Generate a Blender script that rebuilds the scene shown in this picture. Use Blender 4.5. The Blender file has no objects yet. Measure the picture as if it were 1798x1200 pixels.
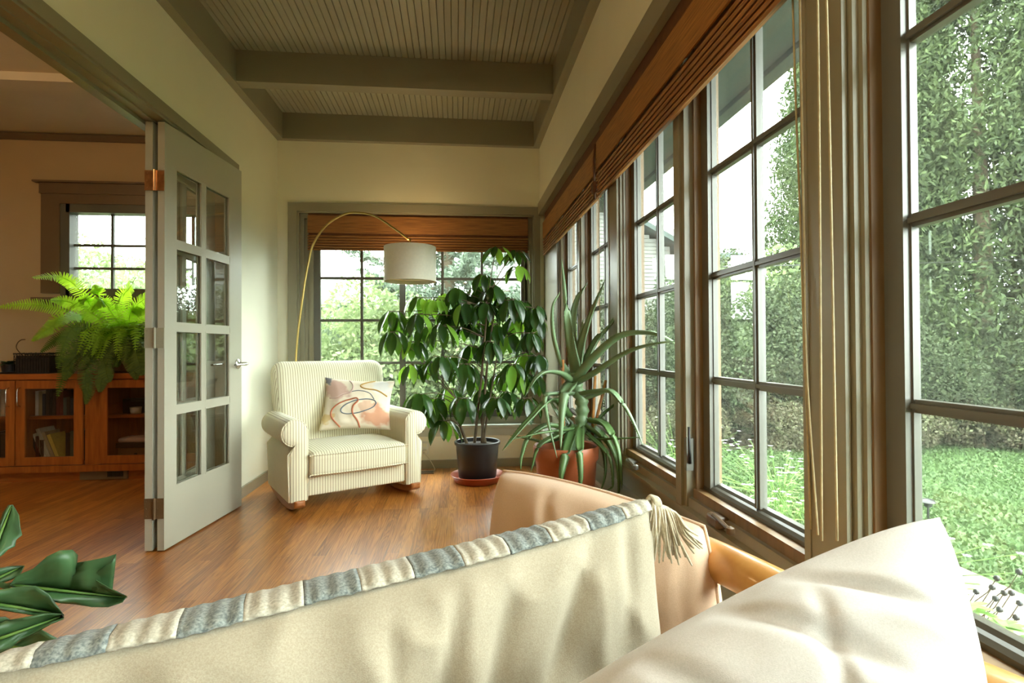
import bpy, bmesh, math, random
import numpy as np
from mathutils import Vector, Matrix, noise
random.seed(7)
SC = bpy.context.scene
COL = SC.collection
PI = math.pi

def lin(r, g, b):
    f = lambda v: (v/255/12.92) if v <= 10.3 else ((v/255+0.055)/1.055)**2.4
    return (f(r), f(g), f(b), 1.0)

# ---------------------------------------------------------------- camera
F = 960.0
YAW, PITCH, ROLL, CH = math.radians(5.77), math.radians(0.6), math.radians(0.3), 1.0
FW = Vector((math.sin(YAW)*math.cos(PITCH), math.cos(YAW)*math.cos(PITCH), math.sin(PITCH)))
R0 = Vector((math.cos(YAW), -math.sin(YAW), 0)); U0 = R0.cross(FW)
RT = R0*math.cos(ROLL) - U0*math.sin(ROLL); UP = U0*math.cos(ROLL) + R0*math.sin(ROLL)
EYE = Vector((0, 0, CH))
cd = bpy.data.cameras.new('camera'); cam = bpy.data.objects.new('camera', cd); COL.objects.link(cam)
cd.sensor_width = 36; cd.lens = 36*F/1798; cd.clip_start = 0.02; cd.clip_end = 300
m4 = Matrix((RT, UP, -FW)).transposed().to_4x4(); m4.translation = EYE
cam.matrix_world = m4
SC.camera = cam
def at(px, py, d):
    """world point seen at a pixel of the 1798x1200 frame, d metres in front of the camera"""
    return EYE + FW*d + RT*((px-899)/F*d) - UP*((py-600)/F*d)

# ---------------------------------------------------------------- world, exposure, lamps
SC.view_settings.view_transform = 'Standard'
try: SC.view_settings.look = 'None'
except Exception: pass
SC.view_settings.gamma = 1.0
SC.view_settings.exposure = 0.18
SC.view_settings.use_curve_mapping = False
w = bpy.data.worlds.new('overcast_sky'); SC.world = w; w.use_nodes = True
wn = w.node_tree; wn.nodes.clear()
wo = wn.nodes.new('ShaderNodeOutputWorld'); wb = wn.nodes.new('ShaderNodeBackground')
wb.inputs[0].default_value = (0.93, 1.0, 0.96, 1); wb.inputs[1].default_value = 20.0
wn.links.new(wb.outputs[0], wo.inputs[0])
SC.cycles.max_bounces = 9; SC.cycles.diffuse_bounces = 5; SC.cycles.glossy_bounces = 3
SC.cycles.transmission_bounces = 4; SC.cycles.transparent_max_bounces = 16
SC.cycles.sample_clamp_indirect = 6.0
SC.cycles.caustics_reflective = False; SC.cycles.caustics_refractive = False
WARM = (1.0, 0.68, 0.34)
LAMPS = dict(sunroom=30, living=29)

# ---------------------------------------------------------------- materials
MATS = {}
def nodes_of(name):
    m = bpy.data.materials.new(name); m.use_nodes = True
    nt = m.node_tree; b = nt.nodes['Principled BSDF']
    return m, nt, b
def N(nt, t, **kw):
    n = nt.nodes.new('ShaderNode'+t)
    for k, v in kw.items():
        if k in n.inputs.keys(): n.inputs[k].default_value = v
        else: setattr(n, k, v)
    return n
def coords(nt, scale=(1, 1, 1), rot=(0, 0, 0), kind='Object'):
    tc = N(nt, 'TexCoord'); mp = N(nt, 'Mapping'); mp.inputs['Scale'].default_value = scale; mp.inputs['Rotation'].default_value = rot
    nt.links.new(tc.outputs[kind], mp.inputs[0]); return mp.outputs[0]
def ramp(nt, fac, stops):
    r = N(nt, 'ValToRGB'); e = r.color_ramp.elements
    while len(e) < len(stops): e.new(0.5)
    for i, (p, c) in enumerate(stops): e[i].position = p; e[i].color = c
    nt.links.new(fac, r.inputs[0]); return r.outputs[0]
def bump(nt, b, h, strength=0.3, dist=0.01):
    n = N(nt, 'Bump'); n.inputs['Strength'].default_value = strength; n.inputs['Distance'].default_value = dist
    nt.links.new(h, n.inputs['Height']); nt.links.new(n.outputs[0], b.inputs['Normal']); return n
def plain(name, col, rough=0.5, var=0.06, scale=6, metal=0.0, bumpy=0.0, bscale=200, spec=0.5, coat=0.0, trans=0.0):
    m, nt, b = nodes_of(name)
    b.inputs['Roughness'].default_value = rough; b.inputs['Metallic'].default_value = metal
    b.inputs['Specular IOR Level'].default_value = spec; b.inputs['Coat Weight'].default_value = coat
    v = coords(nt); n = N(nt, 'TexNoise'); n.inputs['Scale'].default_value = scale; n.inputs['Detail'].default_value = 3
    nt.links.new(v, n.inputs['Vector'])
    lo = tuple(max(0, x*(1-var)) for x in col[:3])+(1,); hi = tuple(min(1, x*(1+var)) for x in col[:3])+(1,)
    nt.links.new(ramp(nt, n.outputs[0], [(0.3, lo), (0.7, hi)]), b.inputs['Base Color'])
    if bumpy:
        n2 = N(nt, 'TexNoise'); n2.inputs['Scale'].default_value = bscale; nt.links.new(v, n2.inputs['Vector'])
        bump(nt, b, n2.outputs[0], bumpy, 0.004)
    MATS[name] = m; return m
def wood(name, c1, c2, scale=(30, 2, 30), rough=0.4, coat=0.0):
    m, nt, b = nodes_of(name)
    v = coords(nt, scale); n = N(nt, 'TexNoise'); n.inputs['Scale'].default_value = 1; n.inputs['Detail'].default_value = 5; n.inputs['Distortion'].default_value = 0.6
    nt.links.new(v, n.inputs['Vector'])
    nt.links.new(ramp(nt, n.outputs[0], [(0.3, c1), (0.7, c2)]), b.inputs['Base Color'])
    b.inputs['Roughness'].default_value = rough; b.inputs['Coat Weight'].default_value = coat
    bump(nt, b, n.outputs[0], 0.1, 0.002); MATS[name] = m; return m

plain('wall_paint', (0.76, 0.75, 0.60, 1), 0.6, 0.02, 3, bumpy=0.05)
plain('trim_paint', (0.262, 0.242, 0.168, 1), 0.33, 0.03, 4)
plain('door_paint', (0.40, 0.39, 0.31, 1), 0.30, 0.02, 4)
plain('ceiling_paint', (0.35, 0.34, 0.25, 1), 0.45, 0.03, 4)
plain('living_wall', (0.50, 0.38, 0.22, 1), 0.6, 0.03, 3)
plain('living_ceiling', (0.66, 0.60, 0.48, 1), 0.7, 0.03, 3)
plain('brown_trim', (0.17, 0.115, 0.065, 1), 0.35, 0.05, 4)
plain('stone_sill', (0.50, 0.52, 0.44, 1), 0.3, 0.06, 8)
wood('jamb_wood', lin(134, 106, 70), lin(108, 84, 54), (30, 30, 2), 0.45)
plain('sash_paint', (0.13, 0.13, 0.112, 1), 0.28, 0.03, 4)
plain('dark_sash', (0.075, 0.07, 0.055, 1), 0.3, 0.1, 6)
plain('brass', (0.55, 0.40, 0.14, 1), 0.28, 0.05, 8, metal=1.0)
plain('copper', (0.62, 0.36, 0.20, 1), 0.28, 0.2, 30, metal=1.0)
plain('nickel', (0.62, 0.60, 0.56, 1), 0.25, 0.05, 8, metal=1.0)
plain('terracotta', lin(160, 88, 54), 0.45, 0.22, 7, bumpy=0.1, bscale=60)
plain('saucer_clay', lin(158, 74, 50), 0.35, 0.08, 7)
plain('black_plastic', (0.014, 0.014, 0.016, 1), 0.35, 0.1, 5)
plain('soil', (0.03, 0.02, 0.012, 1), 0.95, 0.5, 60, bumpy=1.0, bscale=80)
plain('white_plastic', (0.7, 0.7, 0.63, 1), 0.4, 0.02)
plain('shade_linen', (0.74, 0.70, 0.58, 1), 0.8, 0.03, 60, bumpy=0.2, bscale=700)
plain('bamboo_stake', lin(176, 120, 66), 0.5, 0.2, 20)
plain('vent_metal', lin(96, 74, 50), 0.4, 0.1, 20)
plain('dark_basket', (0.02, 0.015, 0.012, 1), 0.6, 0.4, 40)
plain('cord', (0.45, 0.38, 0.22, 1), 0.7, 0.1, 90)
plain('white_cord', (0.62, 0.58, 0.46, 1), 0.5, 0.02)
plain('black', (0.01, 0.01, 0.01, 1), 0.4, 0.1)
plain('bark', lin(95, 80, 60), 0.9, 0.3, 20, bumpy=0.6, bscale=30)
plain('petal_white', (0.45, 0.45, 0.45, 1), 0.6, 0.02)
plain('path_concrete', (0.16, 0.14, 0.10, 1), 0.9, 0.12, 12, bumpy=0.3, bscale=90)
plain('earth', lin(50, 38, 28), 0.95, 0.4, 9, bumpy=0.8, bscale=30)
plain('siding', (0.19, 0.195, 0.175, 1), 0.6, 0.03, 4)
plain('far_roof', (0.055, 0.08, 0.072, 1), 0.5, 0.06, 4)
plain('soffit', (0.085, 0.105, 0.108, 1), 0.5, 0.1, 3)
plain('box_wood', lin(120, 84, 50), 0.5, 0.1, 20)
wood('cabinet_wood', lin(176, 100, 40), lin(146, 76, 26), (6, 30, 30), 0.38, 0.2)
wood('cabinet_upright', lin(172, 98, 40), lin(140, 74, 26), (40, 30, 4), 0.38, 0.2)
wood('rocker_wood', lin(176, 112, 58), lin(150, 88, 40), (40, 4, 40), 0.35, 0.3)
wood('rattan', lin(212, 158, 88), lin(186, 126, 60), (14, 14, 14), 0.38, 0.3)

def floor_mat():
    m, nt, b = nodes_of('oak_floor')
    v = coords(nt, (1, 1, 1), (0, 0, PI/2))
    br = N(nt, 'TexBrick'); br.offset = 0.37; br.offset_frequency = 3
    for k, x in {'Scale': 1.0, 'Brick Width': 1.15, 'Row Height': 0.0575, 'Mortar Size': 0.0006, 'Mortar Smooth': 0.2, 'Bias': 0.0}.items(): br.inputs[k].default_value = x
    br.inputs['Color1'].default_value = (0, 0, 0, 1); br.inputs['Color2'].default_value = (1, 1, 1, 1); br.inputs['Mortar'].default_value = (0.5, 0.5, 0.5, 1)
    nt.links.new(v, br.inputs['Vector'])
    # cathedral grain, offset per board
    g = coords(nt, (22, 1.3, 1)); ad = N(nt, 'VectorMath', operation='ADD'); sc = N(nt, 'VectorMath', operation='SCALE')
    sc.inputs['Scale'].default_value = 7.0
    nt.links.new(br.outputs['Color'], sc.inputs[0]); nt.links.new(g, ad.inputs[0]); nt.links.new(sc.outputs[0], ad.inputs[1])
    n1 = N(nt, 'TexNoise'); n1.inputs['Scale'].default_value = 1.0; n1.inputs['Detail'].default_value = 2; n1.inputs['Distortion'].default_value = 0.8
    nt.links.new(ad.outputs[0], n1.inputs['Vector'])
    mul = N(nt, 'Math', operation='MULTIPLY'); mul.inputs[1].default_value = 9.0; fr = N(nt, 'Math', operation='PINGPONG'); fr.inputs[1].default_value = 0.5
    nt.links.new(n1.outputs[0], mul.inputs[0]); nt.links.new(mul.outputs[0], fr.inputs[0])
    n2 = N(nt, 'TexNoise'); n2.inputs['Scale'].default_value = 1.0; n2.inputs['Detail'].default_value = 4
    g2 = coords(nt, (160, 5, 1)); nt.links.new(g2, n2.inputs['Vector'])
    s1 = N(nt, 'Math', operation='MULTIPLY_ADD'); s1.inputs[1].default_value = 0.55; nt.links.new(fr.outputs[0], s1.inputs[0])
    s2 = N(nt, 'Math', operation='MULTIPLY'); s2.inputs[1].default_value = 0.6; nt.links.new(n2.outputs[0], s2.inputs[0]); nt.links.new(s2.outputs[0], s1.inputs[2])
    s3 = N(nt, 'Math', operation='MULTIPLY_ADD'); s3.inputs[1].default_value = 0.28
    sep = N(nt, 'SeparateColor'); nt.links.new(br.outputs['Color'], sep.inputs[0]); nt.links.new(sep.outputs[0], s3.inputs[0]); nt.links.new(s1.outputs[0], s3.inputs[2])
    c = ramp(nt, s3.outputs[0], [(0.22, lin(110, 60, 22)), (0.48, lin(160, 96, 38)), (0.85, lin(202, 136, 64))])
    mx = N(nt, 'Mix', data_type='RGBA'); mx.inputs[7].default_value = lin(50, 24, 10); nt.links.new(br.outputs['Fac'], mx.inputs[0]); nt.links.new(c, mx.inputs[6])
    nt.links.new(mx.outputs[2], b.inputs['Base Color'])
    b.inputs['Roughness'].default_value = 0.36; b.inputs['Coat Weight'].default_value = 0.8; b.inputs['Coat Roughness'].default_value = 0.26
    bump(nt, b, s1.outputs[0], 0.12, 0.002)
    MATS['oak_floor'] = m
floor_mat()

def ticking_mat():
    """cream upholstery with thin brown stripes that run up or down every face"""
    m, nt, b = nodes_of('ticking')
    tc = N(nt, 'TexCoord'); sx = N(nt, 'SeparateXYZ'); nt.links.new(tc.outputs['Object'], sx.inputs[0])
    sn = N(nt, 'SeparateXYZ'); nt.links.new(tc.outputs['Normal'], sn.inputs[0])
    ab = N(nt, 'Math', operation='ABSOLUTE'); nt.links.new(sn.outputs[0], ab.inputs[0])
    gt = N(nt, 'Math', operation='GREATER_THAN'); gt.inputs[1].default_value = 0.72; nt.links.new(ab.outputs[0], gt.inputs[0])
    mx = N(nt, 'Mix'); nt.links.new(gt.outputs[0], mx.inputs[0]); nt.links.new(sx.outputs[0], mx.inputs[2]); nt.links.new(sx.outputs[1], mx.inputs[3])
    k = N(nt, 'Math', operation='MULTIPLY'); k.inputs[1].default_value = 1/0.0165; nt.links.new(mx.outputs[0], k.inputs[0])
    fr = N(nt, 'Math', operation='FRACT'); nt.links.new(k.outputs[0], fr.inputs[0])
    c = ramp(nt, fr.outputs[0], [(0.0, lin(232, 228, 200)), (0.62, lin(232, 228, 200)), (0.70, lin(158, 138, 102)), (0.82, lin(158, 138, 102)), (0.9, lin(232, 228, 200))])
    nt.links.new(c, b.inputs['Base Color']); b.inputs['Roughness'].default_value = 0.85; b.inputs['Sheen Weight'].default_value = 0.2
    n = N(nt, 'TexNoise'); n.inputs['Scale'].default_value = 900; bump(nt, b, n.outputs[0], 0.15, 0.002)
    MATS['ticking'] = m
ticking_mat()

def weave_mat(name, c1, c2, axis):
    m, nt, b = nodes_of(name)
    s = {'x': (6, 3, 260), 'y': (3, 6, 260)}[axis]
    v = coords(nt, s); n = N(nt, 'TexNoise'); n.inputs['Scale'].default_value = 1; n.inputs['Detail'].default_value = 2; nt.links.new(v, n.inputs['Vector'])
    nt.links.new(ramp(nt, n.outputs[0], [(0.3, c1), (0.7, c2)]), b.inputs['Base Color'])
    b.inputs['Roughness'].default_value = 0.6
    bump(nt, b, n.outputs[0], 0.5, 0.003); MATS[name] = m
weave_mat('woven_x', lin(104, 64, 28), lin(156, 104, 50), 'x')
weave_mat('woven_y', lin(118, 76, 34), lin(176, 120, 58), 'y')
plain('fold_shadow', lin(92, 52, 20), 0.7, 0.2, 40)  # painted shade between the folds; also colours the knot and head rail

def fabric(name, c1, c2, scale=900, rough=0.9, streak=(1, 1, 1), sheen=0.2):
    m, nt, b = nodes_of(name)
    v = coords(nt, streak); n = N(nt, 'TexNoise'); n.inputs['Scale'].default_value = scale; n.inputs['Detail'].default_value = 3; nt.links.new(v, n.inputs['Vector'])
    nt.links.new(ramp(nt, n.outputs[0], [(0.35, c1), (0.65, c2)]), b.inputs['Base Color'])
    b.inputs['Roughness'].default_value = rough; b.inputs['Sheen Weight'].default_value = sheen
    n2 = N(nt, 'TexNoise'); n2.inputs['Scale'].default_value = scale*0.8; bump(nt, b, n2.outputs[0], 0.25, 0.0015); MATS[name] = m
fabric('linen', lin(160, 149, 128), lin(174, 164, 143), 600)
fabric('white_cotton', lin(204, 198, 190), lin(214, 208, 201), 600)
fabric('peach_cotton', lin(210, 178, 148), lin(218, 187, 158), 600)
fabric('band_cream', lin(166, 160, 142), lin(200, 195, 178), 330)
fabric('band_grey', lin(92, 100, 100), lin(148, 154, 148), 330)
fabric('tassel_yarn', lin(190, 178, 150), lin(214, 203, 178), 200)
fabric('seat_fabric', lin(190, 180, 160), lin(205, 195, 175), 200)
plain('thread_blue', lin(112, 122, 132), 0.9); plain('thread_rust', lin(176, 104, 74), 0.9); plain('thread_mustard', lin(188, 150, 82), 0.9); plain('thread_rose', lin(206, 178, 168), 0.9)

def art_pillow_mat():
    m, nt, b = nodes_of('painted_cotton')
    uv = N(nt, 'TexCoord').outputs['UV']
    base = None; cur = None
    col = lin(232, 220, 198)
    prev = None
    for (cx, cy, r, c) in [(0.17, 0.72, 0.21, lin(205, 172, 158)), (0.80, 0.24, 0.24, lin(214, 160, 130)), (0.66, 0.40, 0.14, lin(220, 186, 160)), (0.85, 0.82, 0.17, lin(222, 220, 214)), (0.05, 0.95, 0.10, lin(130, 128, 134)), (0.08, 0.2, 0.10, lin(216, 190, 140))]:
        d = N(nt, 'VectorMath', operation='DISTANCE'); d.inputs[1].default_value = (cx, cy, 0)
        n = N(nt, 'TexNoise'); n.inputs['Scale'].default_value = 6; nt.links.new(uv, n.inputs['Vector'])
        ad = N(nt, 'VectorMath', operation='MULTIPLY_ADD'); ad.inputs[1].default_value = (0.25, 0.25, 0); nt.links.new(n.outputs['Color'], ad.inputs[0]); nt.links.new(uv, ad.inputs[2])
        sb = N(nt, 'VectorMath', operation='SUBTRACT'); sb.inputs[1].default_value = (0.125, 0.125, 0); nt.links.new(ad.outputs[0], sb.inputs[0]); nt.links.new(sb.outputs[0], d.inputs[0])
        mr = N(nt, 'MapRange'); mr.inputs['From Min'].default_value = r; mr.inputs['From Max'].default_value = r*0.75; nt.links.new(d.outputs['Value'], mr.inputs[0])
        mx = N(nt, 'Mix', data_type='RGBA'); nt.links.new(mr.outputs[0], mx.inputs[0])
        if prev is None: mx.inputs[6].default_value = col
        else: nt.links.new(prev, mx.inputs[6])
        mx.inputs[7].default_value = c; prev = mx.outputs[2]
    nt.links.new(prev, b.inputs['Base Color']); b.inputs['Roughness'].default_value = 0.9
    n = N(nt, 'TexNoise'); n.inputs['Scale'].default_value = 500; bump(nt, b, n.outputs[0], 0.2, 0.002)
    MATS['painted_cotton'] = m
art_pillow_mat()

def leaf_mat(name, c1, c2, rough=0.35, trans=0.35, tc=None, backcol=None):
    m, nt, b = nodes_of(name)
    g = N(nt, 'NewGeometry')
    n = N(nt, 'TexNoise'); n.inputs['Scale'].default_value = 9; nt.links.new(coords(nt), n.inputs['Vector'])
    ad = N(nt, 'Math', operation='ADD'); nt.links.new(g.outputs['Random Per Island'], ad.inputs[0]); nt.links.new(n.outputs[0], ad.inputs[1])
    hf = N(nt, 'Math', operation='MULTIPLY'); hf.inputs[1].default_value = 0.5; nt.links.new(ad.outputs[0], hf.inputs[0])
    c = ramp(nt, hf.outputs[0], [(0.2, c1), (0.8, c2)])
    nt.links.new(c, b.inputs['Base Color']); b.inputs['Roughness'].default_value = rough
    t = N(nt, 'BsdfTranslucent')
    if tc: t.inputs[0].default_value = tc
    else: nt.links.new(c, t.inputs[0])
    mx = N(nt, 'MixShader'); mx.inputs[0].default_value = trans
    nt.links.new(b.outputs[0], mx.inputs[1]); nt.links.new(t.outputs[0], mx.inputs[2])
    nt.links.new(mx.outputs[0], nt.nodes['Material Output'].inputs[0]); MATS[name] = m
leaf_mat('umbrella_leaf', lin(22, 42, 20), lin(42, 70, 32), 0.25, 0.2, lin(100, 150, 36))
leaf_mat('umbrella_leaf_young', lin(110, 160, 60), lin(150, 200, 80), 0.35, 0.5, lin(160, 210, 60))
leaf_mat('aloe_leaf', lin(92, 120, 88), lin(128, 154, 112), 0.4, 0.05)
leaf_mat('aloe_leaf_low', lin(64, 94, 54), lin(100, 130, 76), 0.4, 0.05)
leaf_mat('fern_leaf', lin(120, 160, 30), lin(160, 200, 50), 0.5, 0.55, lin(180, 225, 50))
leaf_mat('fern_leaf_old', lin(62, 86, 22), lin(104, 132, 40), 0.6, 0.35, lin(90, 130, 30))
leaf_mat('philodendron_leaf', lin(52, 84, 54), lin(72, 108, 64), 0.38, 0.08)
leaf_mat('grass_leaf', (0.035, 0.075, 0.018, 1), (0.075, 0.135, 0.035, 1), 0.7, 0.2)
leaf_mat('cedar_leaf', (0.016, 0.032, 0.008, 1), (0.060, 0.092, 0.022, 1), 0.8, 0.25)
leaf_mat('shrub_leaf', (0.016, 0.028, 0.010, 1), (0.060, 0.085, 0.030, 1), 0.8, 0.25)
leaf_mat('pale_shrub_leaf', (0.09, 0.14, 0.05, 1), (0.24, 0.31, 0.13, 1), 0.7, 0.4)
leaf_mat('spruce_leaf', (0.06, 0.09, 0.06, 1), (0.13, 0.18, 0.12, 1), 0.7, 0.3)
leaf_mat('autumn_leaf', (0.055, 0.042, 0.022, 1), (0.085, 0.10, 0.04, 1), 0.7, 0.2)
leaf_mat('seedling_leaf', lin(90, 130, 60), lin(140, 180, 90), 0.5, 0.4)

def glass_mat(name, tint=(1, 1, 1, 1), ior=1.5, rough=0.0, haze=0.0):
    m = bpy.data.materials.new(name); m.use_nodes = True; nt = m.node_tree; nt.nodes.clear()
    o = N(nt, 'OutputMaterial'); t = N(nt, 'BsdfTransparent'); t.inputs[0].default_value = tint
    g = N(nt, 'BsdfGlossy'); g.inputs['Roughness'].default_value = rough
    lw = N(nt, 'LayerWeight'); lw.inputs[0].default_value = 0.5
    pw = N(nt, 'Math', operation='POWER'); pw.inputs[1].default_value = 4.0; nt.links.new(lw.outputs['Facing'], pw.inputs[0])
    f = N(nt, 'Math', operation='MULTIPLY_ADD', use_clamp=True); f.inputs[1].default_value = 0.7; f.inputs[2].default_value = (ior-1)*0.12; nt.links.new(pw.outputs[0], f.inputs[0])
    mx = N(nt, 'MixShader')
    nt.links.new(f.outputs[0], mx.inputs[0]); nt.links.new(t.outputs[0], mx.inputs[1]); nt.links.new(g.outputs[0], mx.inputs[2]); nt.links.new(mx.outputs[0], o.inputs[0])
    if haze:   # pale translucent layer imitating the hazy veil of reflections on the panes
        td = N(nt, 'BsdfTranslucent'); td.inputs[0].default_value = (0.9, 0.95, 0.9, 1); m2 = N(nt, 'MixShader'); m2.inputs[0].default_value = haze
        nt.links.new(mx.outputs[0], m2.inputs[1]); nt.links.new(td.outputs[0], m2.inputs[2]); nt.links.new(m2.outputs[0], o.inputs[0])
    MATS[name] = m
glass_mat('window_glass', (0.96, 0.985, 0.97, 1), 1.35, haze=0.006)
glass_mat('door_glass', (0.93, 0.95, 0.93, 1), 1.45)
glass_mat('cabinet_glass', (0.9, 0.9, 0.9, 1), 1.4)
def emit_mat(name, col, s):
    m = bpy.data.materials.new(name); m.use_nodes = True; nt = m.node_tree; nt.nodes.clear()
    o = N(nt, 'OutputMaterial'); e = N(nt, 'Emission'); e.inputs[0].default_value = col; e.inputs[1].default_value = s
    nt.links.new(e.outputs[0], o.inputs[0]); MATS[name] = m
emit_mat('bulb_glow', (1.0, 0.66, 0.33, 1), 14)

# ---------------------------------------------------------------- mesh tools
ORG = {}
def tag(o, label=None, cat=None, group=None, kind=None):
    if label: o['label'] = label
    if cat: o['category'] = cat
    if group: o['group'] = group
    if kind: o['kind'] = kind
    return o
def thing(name, loc, label, cat, group=None, rz=0.0, local=False):
    o = bpy.data.objects.new(name, None); COL.objects.link(o); o.empty_display_size = 0.1
    o.location = loc; o.rotation_euler = (0, 0, rz); tag(o, label, cat, group)
    ORG[o.name] = Vector((0, 0, 0)) if local else Vector(loc)
    return o
class MB:
    def __init__(s): s.v = []; s.f = []; s.uv = None; s.mi = None
    def add(s, vs, fs):
        b = len(s.v); s.v += [tuple(p) for p in vs]; s.f += [tuple(i+b for i in q) for q in fs]; return s
    def box(s, x0, x1, y0, y1, z0, z1, bv=0.0):
        if bv and min(x1-x0, y1-y0, z1-z0) > 2.2*bv:
            return s.rbox(x0, x1, y0, y1, z0, z1, bv, 1)
        vs = [(x, y, z) for z in (z0, z1) for y in (y0, y1) for x in (x0, x1)]
        return s.add(vs, [(0, 2, 3, 1), (4, 5, 7, 6), (0, 1, 5, 4), (2, 6, 7, 3), (0, 4, 6, 2), (1, 3, 7, 5)])
    def rbox(s, x0, x1, y0, y1, z0, z1, r, k=3, n=1, fn=None):
        """box with rounded edges; k steps per corner, n steps per flat, fn deforms points"""
        def ax(a, b):
            return [a]+[a+r*i/k for i in range(1, k+1)]+[a+r+(b-a-2*r)*i/n for i in range(1, n+1)][:]+[b-r+r*i/k for i in range(1, k+1)]
        X, Y, Z = ax(x0, x1), ax(y0, y1), ax(z0, z1)
        idx = {}; vs = []; fs = []
        def pt(i, j, l):
            key = (i, j, l)
            if key in idx: return idx[key]
            p = Vector((X[i], Y[j], Z[l]))
            q = Vector((min(max(p.x, x0+r), x1-r), min(max(p.y, y0+r), y1-r), min(max(p.z, z0+r), z1-r)))
            d = p-q
            if d.length > 1e-9:
                cnt = max(abs(d.x), abs(d.y), abs(d.z)); e = Vector((math.tan(d.x/r*PI/4), math.tan(d.y/r*PI/4), math.tan(d.z/r*PI/4)))
                p = q + e.normalized()*r
            if fn: p = Vector(fn(p))
            idx[key] = len(vs); vs.append(p); return idx[key]
        nx, ny, nz = len(X)-1, len(Y)-1, len(Z)-1
        for i in range(nx):
            for j in range(ny):
                fs.append((pt(i, j, 0), pt(i, j+1, 0), pt(i+1, j+1, 0), pt(i+1, j, 0)))
                fs.append((pt(i, j, nz), pt(i+1, j, nz), pt(i+1, j+1, nz), pt(i, j+1, nz)))
        for i in range(nx):
            for l in range(nz):
                fs.append((pt(i, 0, l), pt(i+1, 0, l), pt(i+1, 0, l+1), pt(i, 0, l+1)))
                fs.append((pt(i, ny, l), pt(i, ny, l+1), pt(i+1, ny, l+1), pt(i+1, ny, l)))
        for j in range(ny):
            for l in range(nz):
                fs.append((pt(0, j, l), pt(0, j, l+1), pt(0, j+1, l+1), pt(0, j+1, l)))
                fs.append((pt(nx, j, l), pt(nx, j+1, l), pt(nx, j+1, l+1), pt(nx, j, l+1)))
        return s.add(vs, fs)
    def prism(s, prof, p0, ax, length, u, v):
        """profile (list of 2d) extruded along ax"""
        n = len(prof); A = Vector(ax).normalized()*length; u = Vector(u); v = Vector(v); p0 = Vector(p0)
        vs = [p0+u*a+v*b for a, b in prof]+[p0+A+u*a+v*b for a, b in prof]
        fs = [(i, (i+1) % n, n+(i+1) % n, n+i) for i in range(n)]+[tuple(range(n-1, -1, -1)), tuple(range(n, 2*n))]
        return s.add(vs, fs)
    def tube(s, pts, r, seg=8, cap=True, flat=None):
        pts = [Vector(p) for p in pts]; n = len(pts)
        rs = r if isinstance(r, (list, tuple)) else [r]*n
        vs = []; fs = []; up = None
        for i, p in enumerate(pts):
            t = (pts[min(i+1, n-1)]-pts[max(i-1, 0)])
            t = t.normalized() if t.length > 1e-9 else Vector((0, 0, 1))
            if up is None:
                up = Vector((0, 0, 1)) if abs(t.z) < 0.9 else Vector((1, 0, 0))
            up = (up-t*up.dot(t)); up = up.normalized() if up.length > 1e-6 else t.orthogonal().normalized()
            sd = t.cross(up)
            for k in range(seg):
                a = 2*PI*k/seg
                vs.append(p+(sd*math.cos(a)+up*math.sin(a)*(flat or 1))*rs[i])
        for i in range(n-1):
            for k in range(seg):
                a, b = i*seg+k, i*seg+(k+1) % seg
                fs.append((a, b, b+seg, a+seg))
        if cap: fs += [tuple(range(seg-1, -1, -1)), tuple((n-1)*seg+k for k in range(seg))]
        return s.add(vs, fs)
    def lathe(s, prof, c, seg=40, cap=True):
        vs = []; fs = []; n = len(prof); c = Vector(c)
        for r, z in prof:
            for k in range(seg):
                a = 2*PI*k/seg; vs.append(c+Vector((r*math.cos(a), r*math.sin(a), z)))
        for i in range(n-1):
            for k in range(seg):
                a, b = i*seg+k, i*seg+(k+1) % seg; fs.append((a, b, b+seg, a+seg))
        if cap:
            fs += [tuple(range(seg-1, -1, -1)), tuple((n-1)*seg+k for k in range(seg))]
        return s.add(vs, fs)
    def build(s, name, mat, parent=None, smooth=False, origin=None, ang=None):
        off = ORG.get(parent.name, Vector((0, 0, 0))) if parent else Vector(origin or (0, 0, 0))
        me = bpy.data.meshes.new(name)
        me.from_pydata([(x-off.x, y-off.y, z-off.z) for x, y, z in s.v], [], s.f)
        mats = mat if isinstance(mat, (list, tuple)) else [mat]
        for q in mats: me.materials.append(MATS[q])
        if s.mi: me.polygons.foreach_set('material_index', s.mi)
        if s.uv:
            uvl = me.uv_layers.new(name='uv')
            for lp in me.loops: uvl.data[lp.index].uv = s.uv[lp.vertex_index]
        if smooth: me.polygons.foreach_set('use_smooth', [True]*len(me.polygons))
        me.update()
        if ang is not None:
            me.polygons.foreach_set('use_smooth', [True]*len(me.polygons))
            try: me.set_sharp_from_angle(angle=math.radians(ang))
            except Exception: pass
        o = bpy.data.objects.new(name, me); COL.objects.link(o)
        if parent: o.parent = parent; ORG[o.name] = off
        else: o.location = off; ORG[o.name] = off
        return o
def struct(name, mb, mat, parent=None, **kw):
    o = mb.build(name, mat, parent, **kw)
    if not parent: o['kind'] = 'structure'
    return o
def kids(o): return [c for c in COL.objects if c.parent == o]
def dup(o, loc, rz=0.0, scale=None, label=None):
    r = o.copy(); COL.objects.link(r); r.location = loc; r.rotation_euler = (0, 0, rz)
    if scale: r.scale = scale
    if label: r['label'] = label
    for ch in kids(o):
        c = ch.copy(); COL.objects.link(c); c.parent = r
        for g in kids(ch):
            d = g.copy(); COL.objects.link(d); d.parent = c
    return r
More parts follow.
